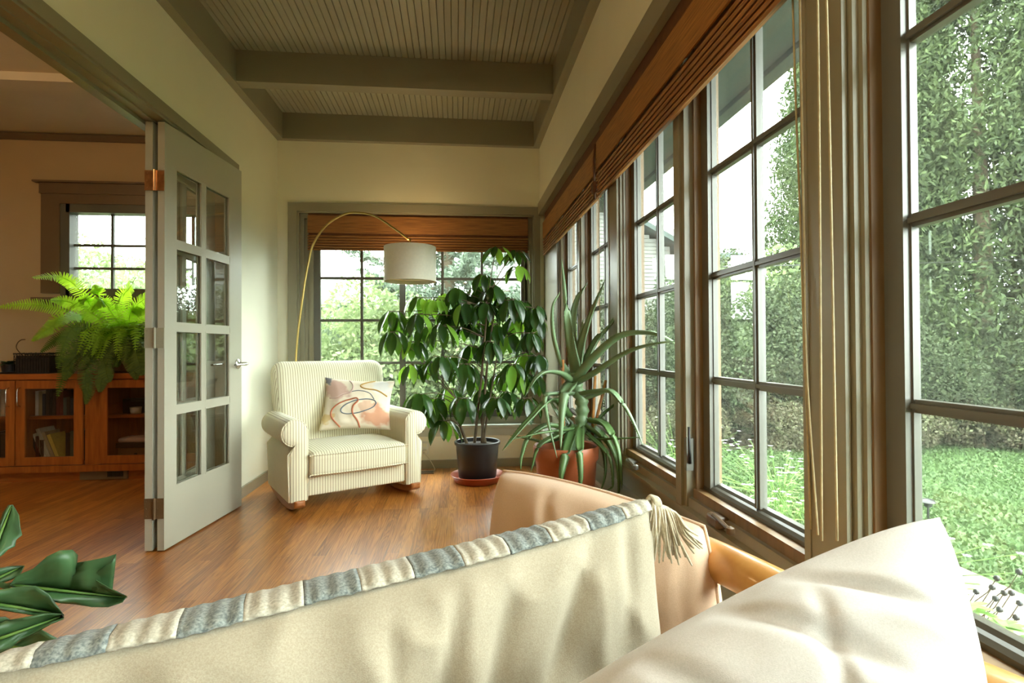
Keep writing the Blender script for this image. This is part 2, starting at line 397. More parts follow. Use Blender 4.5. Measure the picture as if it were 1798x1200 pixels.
def bez(P, n=16):
    """smooth curve through the points (Catmull-Rom)"""
    P = [Vector(p) for p in P]; Q = [P[0]*2-P[1]]+P+[P[-1]*2-P[-2]]; out = []
    for i in range(1, len(Q)-2):
        a, b, c, d = Q[i-1], Q[i], Q[i+1], Q[i+2]
        for k in range(n):
            t = k/n; out.append(0.5*((2*b)+(c-a)*t+(2*a-5*b+4*c-d)*t*t+(3*b-a-3*c+d)*t**3))
    out.append(P[-1]); return out

# ================================================================= SETTING
XL, XR, YB, YN = -1.442, 0.706, 4.59, -2.2
ZC = 2.90          # beadboard
LZ = 2.80          # living room ceiling
LX, LYB = -6.2, 4.90
struct('floor', MB().box(LX, 1.0, YN, 5.0, -0.05, 0), 'oak_floor')

# ceiling of grooved boards
c = MB(); x = XL
while x < XR+0.05:
    c.add([(x+0.003, YN, ZC), (x+0.038, YN, ZC), (x+0.0405, YN, ZC+0.010), (x+0.0435, YN, ZC),
           (x+0.003, YB, ZC), (x+0.038, YB, ZC), (x+0.0405, YB, ZC+0.010), (x+0.0435, YB, ZC)],
          [(0, 4, 5, 1), (1, 5, 6, 2), (2, 6, 7, 3)])
    x += 0.0405
c.box(XL-0.14, XR+0.3, YN, YB+0.15, ZC+0.02, ZC+0.1)
struct('ceiling', c, 'ceiling_paint')
for i, y in enumerate((3.61, 2.50, 1.40, 0.30, -0.80)):
    struct('trim_beam_%d' % (i+1), MB().box(XL+0.055, XR-0.055, y, y+0.095, 2.70, ZC+0.01), 'trim_paint')
struct('trim_ceiling_left', MB().box(XL, XL+0.055, YN, YB, 2.69, ZC+0.01), 'trim_paint')
struct('trim_ceiling_right', MB().box(XR-0.055, XR, YN, YB, 2.69, ZC+0.01), 'trim_paint')
struct('trim_ceiling_back', MB().box(XL+0.055, XR-0.055, YB-0.05, YB, 2.69, ZC+0.01), 'trim_paint')

# left wall with the wide opening
OY0, OY1, OZ = 0.10, 3.70, 2.154
wl = MB().box(XL-0.14, XL, OY1, YB+0.1, 0, ZC+0.02).box(XL-0.14, XL, YN, OY0, 0, ZC+0.02).box(XL-0.14, XL, OY0, OY1, OZ+0.001, ZC+0.02)
struct('wall_left', wl, 'wall_paint')
t = MB().box(XL, XL+0.014, OY0-0.07, OY1+0.07, OZ, 2.216).box(XL, XL+0.014, OY1, OY1+0.07, 0, OZ)
t.box(XL-0.14, XL, OY1-0.012, OY1, 0, OZ)                      # jamb lining
t.box(XL-0.155, XL+0.0, OY0, OY1, OZ-0.012, OZ)                # head lining
t.box(XL-0.155, XL-0.105, OY0, OY1, OZ-0.03, OZ-0.012)         # stop
t.box(XL-0.075, XL-0.055, OY0, OY1, OZ-0.018, OZ-0.012)        # track
t.box(XL-0.155, XL-0.14, OY0-0.09, OY1+0.09, OZ, OZ+0.09)
t.box(XL-0.155, XL-0.14, OY1, OY1+0.09, 0, OZ)
struct('trim_opening', t, 'trim_paint')
struct('baseboard_left', MB().box(XL, XL+0.014, OY1+0.07, YB, 0, 0.072), 'trim_paint')

# back wall with window
BX0, BX1, BZ0, BZ1 = -1.287, 0.655, 0.353, 2.118
wb_ = MB().box(XL-0.14, BX0, YB, YB+0.16, 0, ZC).box(BX1, 1.0, YB, YB+0.16, 0, ZC).box(BX0, BX1, YB, YB+0.16, 0, BZ0-0.03).box(BX0, BX1, YB, YB+0.16, BZ1, ZC)
struct('wall_back', wb_, 'wall_paint')
struct('baseboard_back', MB().box(XL+0.014, XR, YB-0.014, YB, 0, 0.068), 'trim_paint')
t = MB().box(-1.357, BX0, YB-0.016, YB, BZ0-0.02, BZ1).box(-1.357, XR, YB-0.016, YB, BZ1, 2.186).box(BX1, XR-0.0, YB-0.016, YB, BZ0-0.02, BZ1)
t.box(BX0, BX0+0.012, YB, YB+0.15, BZ0, BZ1).box(BX1-0.012, BX1, YB, YB+0.15, BZ0, BZ1).box(BX0, BX1, YB, YB+0.15, BZ1-0.012, BZ1)
t.box(BX0+0.012, BX0+0.045, YB+0.035, YB+0.15, BZ0, BZ1-0.012).box(BX1-0.045, BX1-0.012, YB+0.035, YB+0.15, BZ0, BZ1-0.012)
t.box(BX0+0.045, BX1-0.045, YB+0.035, YB+0.15, BZ1-0.05, BZ1-0.012)
t.box(BX0+0.045, BX0+0.075, YB+0.06, YB+0.15, BZ0, BZ1-0.05).box(BX1-0.075, BX1-0.045, YB+0.06, YB+0.15, BZ0, BZ1-0.05)
struct('trim_back_window', t, 'trim_paint')
struct('trim_back_sill', MB().box(BX0-0.09, XR, YB-0.03, YB+0.15, BZ0-0.028, BZ0, 0.004).box(BX0-0.05, XR, YB-0.014, YB, BZ0-0.09, BZ0-0.028), 'stone_sill')

def muntin_grid(mb, u0, u1, v0, v1, us, vs, w_, d0, d1, plane, bev=0.004):
    """bars at us (vertical) and vs (horizontal) in plane 'x' or 'y' ; d0..d1 is the depth range"""
    for u in us:
        ww = w_ if not isinstance(u, tuple) else u[1]; uu = u if not isinstance(u, tuple) else u[0]
        if plane == 'y':
            mb.box(uu-ww/2, uu+ww/2, d0+0.006, d1, v0, v1); mb.box(uu-ww/5, uu+ww/5, d0, d0+0.006, v0, v1)
        else:
            mb.box(d0+0.006, d1, uu-ww/2, uu+ww/2, v0, v1); mb.box(d0, d0+0.006, uu-ww/5, uu+ww/5, v0, v1)
    for v in vs:
        if plane == 'y':
            mb.box(u0, u1, d0+0.007, d1-0.001, v-w_/2, v+w_/2); mb.box(u0, u1, d0+0.001, d0+0.007, v-w_/5, v+w_/5)
        else:
            mb.box(d0+0.007, d1-0.001, u0, u1, v-w_/2, v+w_/2); mb.box(d0+0.001, d0+0.007, u0, u1, v-w_/5, v+w_/5)

# back window sash (scaled to the glass plane at 4.68)
k = 4.68/4.59
gx0, gx1, gz0, gz1 = -1.103*k, 0.541*k, 0.47, 1.93
wroot = bpy.data.objects.new('window_1', None); COL.objects.link(wroot); wroot['kind'] = 'structure'; ORG['window_1'] = Vector((0, 0, 0))
p = (gx1-gx0)/5
fr = MB()
y0, y1 = 4.665, 4.70
fr.box(gx0-0.05, gx0, y0, y1, gz0-0.06, gz1+0.06).box(gx1, gx1+0.05, y0, y1, gz0-0.06, gz1+0.06).box(gx0, gx1, y0, y1, gz0-0.06, gz0).box(gx0, gx1, y0, y1, gz1, gz1+0.06)
fr.build('window_frame', 'sash_paint', wroot)
mu = MB(); muntin_grid(mu, gx0, gx1, gz0, gz1, [gx0+p, (gx0+2*p, 0.05), gx0+3*p, gx0+4*p], [1.584, 1.231, 0.874], 0.022, 4.668, 4.695, 'y')
mu.build('muntin', 'sash_paint', wroot)
MB().box(gx0-0.01, gx1+0.01, 4.682, 4.686, gz0-0.01, gz1+0.01).build('pane', 'window_glass', wroot)
fr = MB().box(BX0+0.07, gx0-0.05, 4.65, 4.72, BZ0, BZ1-0.05).box(gx1+0.05, BX1-0.07, 4.65, 4.72, BZ0, BZ1-0.05).box(gx0-0.05, gx1+0.05, 4.65, 4.72, BZ0, gz0-0.06).box(gx0-0.05, gx1+0.05, 4.65, 4.72, gz1+0.06, BZ1-0.05)
fr.build('window_jamb', 'trim_paint', wroot)

# right wall: low wall, upper wall, sill, posts
SILL = 0.34
struct('wall_right', MB().box(XR, 1.0, YN, YB+0.16, -0.5, SILL-0.025).box(XR, 0.96, YN, YB+0.16, 2.13, ZC+0.02).box(0.80, 0.96, YN, YB+0.16, SILL-0.025, 0.45), 'wall_paint')
struct('trim_right_head', MB().box(XR-0.016, XR, YN, YB, 2.128, 2.218).box(XR-0.016, 0.86, YN, YB, 2.118, 2.13).box(0.745, 0.80, YN, YB, 2.09, 2.118), 'trim_paint')
struct('trim_right_sill', MB().box(XR-0.022, 0.81, YN, YB, SILL-0.022, SILL, 0.004), 'stone_sill')
struct('trim_right_sill_edge', MB().box(XR-0.010, XR, YN, YB, SILL-0.09, SILL-0.024), 'trim_paint')
# apron under the sashes
ap = MB()
ap.prism([(0.80, SILL), (0.80, 0.475), (0.755, 0.475), (0.74, 0.468), (0.74, 0.455), (0.79, 0.45), (0.79, SILL)], (0, YN, 0), (0, 1, 0), YB-YN, (1, 0, 0), (0, 0, 1))
ap.box(0.755, 0.80, YN, YB, 0.475, 0.505)
struct('trim_apron', ap, 'trim_paint')

HW = 0.25; GZ0, GZ1 = 0.558, 1.89; BARS = [0.891, 1.224, 1.557]
centres = [3.62, 2.93, 2.14, 1.418, 0.655, -0.09, -0.87, -1.60]
posts = [((4.0, YB), 0), ((2.47, 2.61), 0), ((0.985, 1.098), 0), ((-0.54, -0.42), 0), ((YN, -1.92), 0), ((3.235, 3.315), 1), ((1.735, 1.825), 1), ((0.235, 0.310), 1), ((-1.275, -1.195), 1)]
for i, ((a, b), narrow) in enumerate(posts):
    m = MB()
    if narrow: m.box(0.750, 0.86, a, b, 0.47, 2.12).box(0.741, 0.750, (a+b)/2-0.022, (a+b)/2+0.022, 0.47, 2.12)
    else:
        m.box(0.742, 0.86, a, b, 0.47, 2.12).box(0.752, 0.86, a-0.02, b+0.02, 0.47, 2.12).box(0.739, 0.75, a-0.008, a+0.012, 0.47, 2.12).box(0.739, 0.75, b-0.012, b+0.008, 0.47, 2.12)
        m.box(0.765, 0.86, a-0.030, b+0.028, 0.47, 2.12)
    struct('trim_post_%d' % (i+1), m, 'trim_paint')
def casement(i, yc):
    r = bpy.data.objects.new('window_%d' % (i+2), None); COL.objects.link(r); r['kind'] = 'structure'; ORG[r.name] = Vector((0, 0, 0))
    a, b = yc-HW, yc+HW
    # wood jamb ring (nearest the room), then paint stop
    j = MB(); o = 0.057
    j.box(0.775, 0.86, a-o, a-o+0.012, 0.50, 2.0).box(0.775, 0.86, b+o-0.012, b+o, 0.50, 2.0)
    j.box(0.768, 0.80, a-o, b+o, 0.505, 0.535).box(0.775, 0.86, a-o, b+o, 1.955, 1.97)
    j.build('window_jamb', 'jamb_wood', r)
    MB().box(0.778, 0.86, a-o, b+o, 1.97, 2.12).build('head_panel', 'trim_paint', r)
    s = MB(); q = 0.045
    s.box(0.799, 0.83, a-q, a, GZ0-0.02, GZ1+0.05).box(0.799, 0.83, b, b+q, GZ0-0.02, GZ1+0.05).box(0.799, 0.83, a, b, GZ1, GZ1+0.05)
    s.box(0.812, 0.826, b-0.004, b, GZ0, GZ1).box(0.812, 0.826, a, a+0.004, GZ0, GZ1)
    s.build('window_frame', 'sash_paint', r)
    s = MB().prism([(0.797, 0.525), (0.797, 0.545), (0.806, 0.552), (0.815, 0.555), (0.822, GZ0+0.004), (0.84, GZ0+0.004), (0.84, 0.525)], (0, a-q, 0), (0, 1, 0), 2*(HW+q), (1, 0, 0), (0, 0, 1))
    s.build('bottom_rail', 'dark_sash', r)
    u = MB(); muntin_grid(u, a, b, GZ0, GZ1, [yc], BARS, 0.024, 0.807, 0.834, 'x'); u.build('muntin', 'sash_paint', r)
    MB().box(0.824, 0.828, a-0.005, b+0.005, GZ0-0.005, GZ1+0.005).build('pane', 'window_glass', r)
    return r
for i, yc in enumerate(centres): casement(i, yc)

# wall behind the camera, outer skin of the living room
struct('wall_front', MB().box(LX, 1.0, YN-0.12, YN, 0, ZC+0.02), 'wall_paint')
struct('wall_living_left', MB().box(LX-0.12, LX, YN, LYB+0.1, 0, LZ), 'living_wall')
struct('ceiling_living', MB().box(LX, XL-0.14, YN, LYB+0.1, LZ, LZ+0.1), 'living_ceiling')
struct('trim_living_beam', MB().box(LX, XL-0.14, 3.82, 3.98, LZ-0.055, LZ), 'living_ceiling')
# living back wall with window opening
KX = 4.90/4.59
Wx0, Wx1, Wz0, Wz1 = -3.235, -1.95, 1.468, 2.155
lb = MB().box(LX, Wx0, LYB, LYB+0.14, 0, LZ).box(Wx1, XL-0.13, LYB, LYB+0.14, 0, LZ).box(Wx0, Wx1, LYB, LYB+0.14, 0, Wz0).box(Wx0, Wx1, LYB, LYB+0.14, Wz1, LZ)
lb.box(XL-0.14, XL-0.10, YB, LYB+0.14, 0, LZ)
struct('wall_living_back', lb, 'living_wall')
struct('trim_living_crown', MB().box(LX, XL-0.14, LYB-0.03, LYB, LZ-0.06, LZ-0.01), 'brown_trim')
t = MB().box(-3.42, Wx0-0.04, LYB-0.02, LYB, Wz0, 2.30).box(Wx1+0.04, Wx1+0.19, LYB-0.02, LYB, Wz0, 2.30).box(Wx0-0.04, Wx1+0.04, LYB-0.02, LYB, Wz1+0.06, 2.30)
t.box(-3.43, Wx1+0.2, LYB-0.028, LYB, 2.30, 2.385).box(-3.47, Wx1+0.24, LYB-0.05, LYB, 2.385, 2.40).box(-3.43, Wx1+0.2, LYB-0.03, LYB, 2.295, 2.305)
t.box(-3.46, Wx1+0.23, LYB-0.07, LYB+0.0, 1.405, 1.43).box(-3.40, Wx1+0.17, LYB-0.02, LYB, 1.33, 1.405)
struct('trim_living_window', t, 'brown_trim')
r = bpy.data.objects.new('window_10', None); COL.objects.link(r); r['kind'] = 'structure'; ORG[r.name] = Vector((0, 0, 0))
s = MB(); s.box(Wx0-0.04, Wx0+0.03, LYB-0.01, LYB+0.1, 1.43, 2.22).box(Wx1-0.03, Wx1+0.04, LYB-0.01, LYB+0.1, 1.43, 2.22).box(Wx0, Wx1, LYB-0.01, LYB+0.1, Wz1-0.01, 2.22).box(Wx0, Wx1, LYB-0.01, LYB+0.1, 1.43, Wz0+0.04)
s.build('window_frame', 'sash_paint', r)
s = MB(); muntin_grid(s, Wx0, Wx1, Wz0, Wz1, [-2.905, -2.58, -2.255], [1.88, 1.685], 0.02, LYB+0.04, LYB+0.07, 'y'); s.build('muntin', 'sash_paint', r)
MB().box(Wx0, Wx1, LYB+0.055, LYB+0.058, Wz0, Wz1).build('pane', 'window_glass', r)

# ================================================================= DOORS (folded pair)
def door_leaf(n, loc, ang, lever):
    r = bpy.data.objects.new('door_%d' % n, None); COL.objects.link(r); r['kind'] = 'structure'
    r.location = loc; r.rotation_euler = (0, 0, math.radians(ang)); ORG[r.name] = Vector((0, 0, 0))
    W, T, Hh = 0.765, 0.034, 2.128
    c = [(0.092, 0.330), (0.362, 0.625)]; zs = [0.30, 0.672, 0.706, 1.096, 1.130, 1.520, 1.554, 1.925]
    b = MB(); z0 = 0.008
    b.box(0, c[0][0], 0, T, z0, Hh).box(c[1][1], W, 0, T, z0, Hh).box(c[0][0], c[1][1], 0, T, z0, zs[0]).box(c[0][0], c[1][1], 0, T, zs[-1], Hh)
    o = b.build('door_leaf', 'door_paint', r)
    m = MB(); m.box(c[0][1], c[1][0], 0.002, T-0.002, zs[0], zs[-1])
    for i in (1, 3, 5):
        for (a, e) in c: m.box(a, e, 0.002, T-0.002, zs[i], zs[i+1])
    for (a, e) in c:
        for i in (0, 2, 4, 6):
            f, g = zs[i], zs[i+1]
            for y in (0.001, T-0.009):
                m.box(a, a+0.008, y, y+0.008, f, g).box(e-0.008, e, y, y+0.008, f, g).box(a+0.008, e-0.008, y, y+0.008, f, f+0.008).box(a+0.008, e-0.008, y, y+0.008, g-0.008, g)
    m.build('muntin', 'door_paint', o)
    g = MB()
    for (a, e) in c:
        for i in (0, 2, 4, 6): g.box(a, e, T/2-0.0015, T/2+0.0015, zs[i], zs[i+1])
    g.build('pane', 'door_glass', o)
    if lever:
        h = MB()
        h.lathe([(0.030, 0), (0.030, 0.006), (0.022, 0.012), (0.011, 0.014), (0.011, 0.056)], (0, 0, 0), 24)
        h.v = [(0.715+x, -z, 0.905+y) for x, y, z in h.v]
        h.tube([(0.722, -0.058, 0.905), (0.70, -0.060, 0.905), (0.64, -0.058, 0.903), (0.585, -0.054, 0.902)], 0.0095, 10, flat=0.7)
        h2 = MB().lathe([(0.030, 0), (0.030, 0.006), (0.022, 0.012), (0.011, 0.014), (0.011, 0.056)], (0, 0, 0), 24)
        h.add([(0.715+x, T+z, 0.905+y) for x, y, z in h2.v], h2.f)
        h.tube([(0.722, T+0.058, 0.905), (0.70, T+0.058, 0.905), (0.585, T+0.054, 0.903)], 0.0095, 10, flat=0.7)
        h.build('lever_handle', 'nickel', r, ang=40)
        MB().box(W-0.001, W+0.0015, 0.006, T-0.006, 0.83, 0.98).build('latch_plate', 'nickel', r)
    return r
d1 = door_leaf(1, (-1.437, 2.86, 0), 84.06, True)
d2 = door_leaf(2, (-1.494, 2.862, 0), 92.0, False)
for z, mt in ((1.835, 'copper'), (1.055, 'trim_paint'), (0.215, 'vent_metal')):
    h = MB(); h.box(-1.530, -1.484, 2.8585, 2.862, z-0.05, z+0.05).box(-1.476, -1.438, 2.8565, 2.8605, z-0.05, z+0.05)
    h.tube([(-1.480, 2.853, z-0.052), (-1.480, 2.853, z+0.052)], 0.006, 10)
    for sx in (-1.520, -1.496, -1.468, -1.448):
        for dz in (-0.036, 0.0, 0.036): h.tube([(sx, 2.8575, z+dz), (sx, 2.8555, z+dz)], 0.0035, 8)
    hh = h.build('door_hinge', mt, d1); hh.matrix_parent_inverse = d1.matrix_world.inverted()
bpy.context.view_layer.update()
for o in list(COL.objects):
    if o.name.startswith('door_hinge'): o.matrix_parent_inverse = d1.matrix_world.inverted()

# ================================================================= SHADES
def shade(name, label, ax, a, b, front, z0, z1, deep, mat, dk=0.027, group='woven shades over the windows'):
    """roman shade running from a to b along ax ('x' or 'y'); front = coordinate of its room face, deep = direction sign towards the glass"""
    mid = (a+b)/2
    loc = (mid, front, z0) if ax == 'x' else (front, mid, z0)
    r = thing(name, loc, label, 'window shade', group)
    def bx(m, p, q, f0, f1, za, zb):
        lo, hi = sorted((front+deep*f0, front+deep*f1))
        if ax == 'x': m.box(p, q, lo, hi, za, zb)
        else: m.box(lo, hi, p, q, za, zb)
    H_ = z1-z0
    m = MB(); bx(m, a, b, 0.0, 0.006, z0+H_*0.50, z1); m.build('flat_panel', mat, r); m = MB(); bx(m, a+0.004, b-0.004, 0.018, dk, z0+0.012, z0+H_*0.52); m.build('shadow_backing', 'fold_shadow', r)  # dark sheet behind the folds, its colour standing in for their shade
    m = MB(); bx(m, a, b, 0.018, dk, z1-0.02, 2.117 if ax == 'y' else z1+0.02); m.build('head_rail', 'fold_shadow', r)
    n = 6
    for i in range(n):
        m = MB(); zz = z0+H_*0.077*i
        prof = [(dk, 0.010), (0.004, 0.0), (0.0, 0.006), (0.003, H_*0.050), (0.016, H_*0.066), (dk, H_*0.068)]
        P = [(front+deep*u, zz+v) for u, v in prof]
        if ax == 'y': m.prism([(u-front, v) for u, v in P], (front, a, 0), (0, 1, 0), b-a, (1, 0, 0), (0, 0, 1))
        else: m.prism([(u-front, v) for u, v in P], (a, front, 0), (1, 0, 0), b-a, (0, 1, 0), (0, 0, 1))
        m.build('fold', mat, r)
    return r
shade('roman_blind', 'woven wood roman shade pulled up across the top of the back window', 'x', -1.205, 0.605, YB-0.004, 1.80, 2.085, 1, 'woven_x', 0.055)
shade('roman_blind', 'long woven shade nearest the viewer over the right-hand windows, pulled up', 'y', 0.30, 2.70, 0.706, 1.757, 2.035, 1, 'woven_y')
shade('roman_blind', 'woven shade over the two right-hand windows at the far corner', 'y', 2.74, 4.50, 0.716, 1.762, 2.035, 1, 'woven_y')
def cord(name, label, pts, r=0.0022, mat='cord', group='pull cords of the woven shades'):
    loc = Vector(pts[-1]); m = MB().tube(bez(pts, 8), r, 6)
    return tag(m.build(name, mat, None, True, origin=loc), label, 'cord', group)
def onx(px, py, X):
    d = at(px, py, 1)-EYE; return EYE+d*(X/d.x)   # on the plane x = X
cord('pull_cord', 'thin pull cord hanging in front of the glass, nearer the wide post', [onx(1390, -60, 0.735), onx(1398, 200, 0.735), onx(1404, 350, 0.735), onx(1412, 600, 0.73), onx(1424, 930, 0.73)])
cord('pull_cord', 'thin pull cord hanging furthest left beside the wide post', [onx(1404, -60, 0.702), onx(1408, 200, 0.702), onx(1412, 420, 0.702), onx(1416, 640, 0.70), onx(1436, 940, 0.69)])
cord('pull_cord', 'left one of the two straight cords hanging down the wide post face', [onx(1435, -60, 0.69), onx(1439, 300, 0.69), onx(1443, 950, 0.69)])
cord('pull_cord', 'right one of the two straight cords hanging down the wide post face', [onx(1450, -60, 0.69), onx(1458, 300, 0.69), onx(1470, 950, 0.69)])
cord('pull_cord', 'pull cord hanging from the gap between the two right-hand shades', [(0.722, 2.715, 2.05), (0.716, 2.69, 1.78), (0.716, 2.69, 1.45), (0.716, 2.69, 1.10)])
kn = MB(); kn.rbox(0.688, 0.712, 2.695, 2.745, 1.78, 1.84, 0.010, 2)
for i in range(5): kn.tube(bez([(0.704, 2.715, 2.03), (0.692+0.003*i, 2.70+0.007*i, 1.93), (0.70, 2.72, 1.82), (0.692+0.004*i, 2.69+0.012*i, 1.755)], 6), 0.0045, 6)
tag(kn.build('cord_knot', 'fold_shadow', None, True, origin=(0.702, 2.715, 1.78)), 'dark bunched cord knot in the gap between the two right-hand shades', 'cord')
cord('pull_cord', 'pull cord hanging at the right edge of the back window', [(0.615, 4.575, 1.82), (0.617, 4.572, 1.3), (0.64, 4.56, 0.62)], 0.002, 'white_cord')

# window cranks and latches (each a thing fixed to the frames)
for nm, y, lb in (('window_crank', 2.30, 'folded casement crank at the far end of the window behind the aloe'), ('window_crank', 1.52, 'folded casement crank below the window left of the wide post')):
    m = MB(); m.rbox(0.728, 0.77, y-0.035, y+0.035, 0.478, 0.512, 0.010, 3); m.tube([(0.735, y, 0.512), (0.728, y-0.02, 0.518), (0.728, y-0.11, 0.505)], 0.006, 8); m.lathe([(0.004, 0), (0.011, 0.004), (0.011, 0.02), (0.004, 0.024)], (0.728, y-0.115, 0.492), 12)
    tag(m.build(nm, 'sash_paint' if y > 2 else 'vent_metal', None, origin=(0.75, y, 0.48), ang=40), lb, 'window crank', 'casement cranks')
m = MB(); m.box(0.742, 0.775, 1.722, 1.735, 0.60, 0.71); m.build
lt = thing('window_latch', (0.75, 1.722, 0.60), 'slim dark casement latch lever on the mullion between two right-hand windows', 'window latch')
MB().box(0.742, 0.765, 1.716, 1.735, 0.595, 0.70).build('latch_plate', 'sash_paint', lt)
MB().tube([(0.752, 1.714, 0.62), (0.745, 1.70, 0.66), (0.742, 1.697, 0.74)], [0.006, 0.005, 0.004], 8).build('lever', 'black', lt, True)

# ================================================================= PILLOWS
def pillow(name, c, T, label, cat, mat, nrm_hint, n=48, wr=0.010, seed=0, bow=0.03, wdir=(1, 0.3), pw=0.42, creases=None, parent=None, wfreq=9, origin=None, asym=0.5):
    """cushion from four corners tl,tr,br,bl ; returns (root mesh, surface function)"""
    tl, tr, br, bl = [Vector(p) for p in c]
    nr = (tr-tl).cross(bl-tl).normalized()
    if nr.dot(Vector(nrm_hint)) < 0: nr = -nr
    def surf(u, v, s):
        a, b = u*2-1, v*2-1
        # edges drawn in between the corners
        uu = 0.5+0.5*a*(1-bow*(1-b*b)*1.0); vv = 0.5+0.5*b*(1-bow*(1-a*a)*1.0)
        p = tl*(1-uu)*(1-vv)+tr*uu*(1-vv)+br*uu*vv+bl*(1-uu)*vv
        e = max(0.0, (1-a*a)*(1-b*b))
        h = T*(asym if s > 0 else 1-asym)*e**pw
        if wr and e > 0:
            q = Vector((a*wdir[0]-b*wdir[1], (a*wdir[1]+b*wdir[0])*0.28, seed*3.7+s))
            w1 = 1-abs(noise.noise(q*wfreq*0.33))*2.6; w2 = noise.noise(Vector((a, b, seed))*2.2)
            h += wr*(w1*0.8+w2)*min(1, e*3.5)
            if creases:
                for (x0, y0, x1, y1, dep, wid) in creases:
                    dx, dy = x1-x0, y1-y0; L = math.hypot(dx, dy); tt = ((u-x0)*dx+(v-y0)*dy)/L/L
                    if -0.1 < tt < 1.1:
                        dd = abs((u-x0)*dy-(v-y0)*dx)/L
                        h -= s*dep*math.exp(-(dd/wid)**2)*math.sin(PI*min(1, max(0, tt)))*(1 if s > 0 else 0)
        return p+nr*h*s
    m = MB(); m.uv = []
    for s in (1, -1):
        b = len(m.v)
        for j in range(n+1):
            for i in range(n+1):
                m.v.append(tuple(surf(i/n, j/n, s))); m.uv.append((i/n, 1-j/n))
        for j in range(n):
            for i in range(n):
                q = (b+j*(n+1)+i, b+j*(n+1)+i+1, b+(j+1)*(n+1)+i+1, b+(j+1)*(n+1)+i)
                m.f.append(q if s > 0 else q[::-1])
    og = origin or (bl+br)/2
    return m, surf, og
def finish(m, name, mat, og, label, cat, group=None):
    o = m.build(name, mat, None, True, origin=og)
    bm = bmesh.new(); bm.from_mesh(o.data); bmesh.ops.remove_doubles(bm, verts=bm.verts, dist=0.0004); bm.to_mesh(o.data); bm.free()
    return tag(o, label, cat, group)

# sofa: bent rail, slatted back, seat box and legs, hidden seat cushion
RP = [at(976, 925, 1.58), at(992, 900, 1.54), at(1022, 894, 1.46), at(1075, 906, 1.33), at(1140, 933, 1.17), at(1222, 968, 1.0), at(1310, 1010, 0.88), at(1410, 1062, 0.79), at(1560, 1140, 0.70), at(1740, 1222, 0.63), at(1900, 1290, 0.59)]
a0, b0 = Vector((0.30, 1.36, 0)), Vector((0.62, 0.42, 0))
dr = (b0-a0).normalized(); pl = Vector((dr.y, -dr.x, 0)); pl = pl if pl.x < 0 else -pl
sofa = thing('rattan_sofa', (a0+b0)/2+pl*0.45, 'honey-coloured bentwood sofa with a rounded back rail below the right-hand windows', 'sofa')
MB().tube(bez(RP, 10), 0.036, 16, flat=0.9).build('back_rail', 'rattan', sofa, True)
low = [p+Vector((-0.012, -0.004, -0.085)) for p in RP[1:]]
MB().tube(bez(low, 8), 0.017, 12).build('lower_rail', 'rattan', sofa, True)
m = MB(); sw = 0.92
q = [a0, b0, b0+pl*sw, a0+pl*sw]
def slab(m, q, z0, z1):
    return m.add([(p.x, p.y, z0) for p in q]+[(p.x, p.y, z1) for p in q], [(3, 2, 1, 0), (4, 5, 6, 7), (0, 1, 5, 4), (1, 2, 6, 5), (2, 3, 7, 6), (3, 0, 4, 7)])
slab(m, q, 0.20, 0.25).build('seat_frame', 'rattan', sofa)
slab(MB(), [a0+pl*0.05+dr*0.02, b0+pl*0.05-dr*0.02, b0+pl*(sw-0.02)-dr*0.02, a0+pl*(sw-0.02)+dr*0.02], 0.25, 0.35).build('seat_cushion', 'seat_fabric', sofa)
for p in (a0+dr*0.04+pl*0.04, b0-dr*0.04+pl*0.04, b0-dr*0.04+pl*(sw-0.04), a0+dr*0.04+pl*(sw-0.04)):
    MB().tube([(p.x, p.y, 0), (p.x, p.y, 0.21)], 0.024, 12).build('leg', 'rattan', sofa, True)
for i in range(6):
    t = 0.04+0.92*i/5; p = a0.lerp(b0, t)+pl*0.02
    # top of the spindle meets the rail
    tops = bez(RP, 10); tp = min(tops, key=lambda r_: (Vector((r_.x, r_.y, 0))-p).length)
    MB().tube([(p.x, p.y, 0.24), (tp.x, tp.y, tp.z-0.02)], 0.012, 10).build('spindle', 'rattan', sofa, True)
P0 = RP[0]
MB().tube(bez([RP[0], RP[0]+Vector((-0.012, 0.0, -0.05)), a0+Vector((-0.02, 0.0, 0.30)), a0+Vector((0, 0, 0.22))], 8), 0.030, 14).build('arm_post', 'rattan', sofa, True)

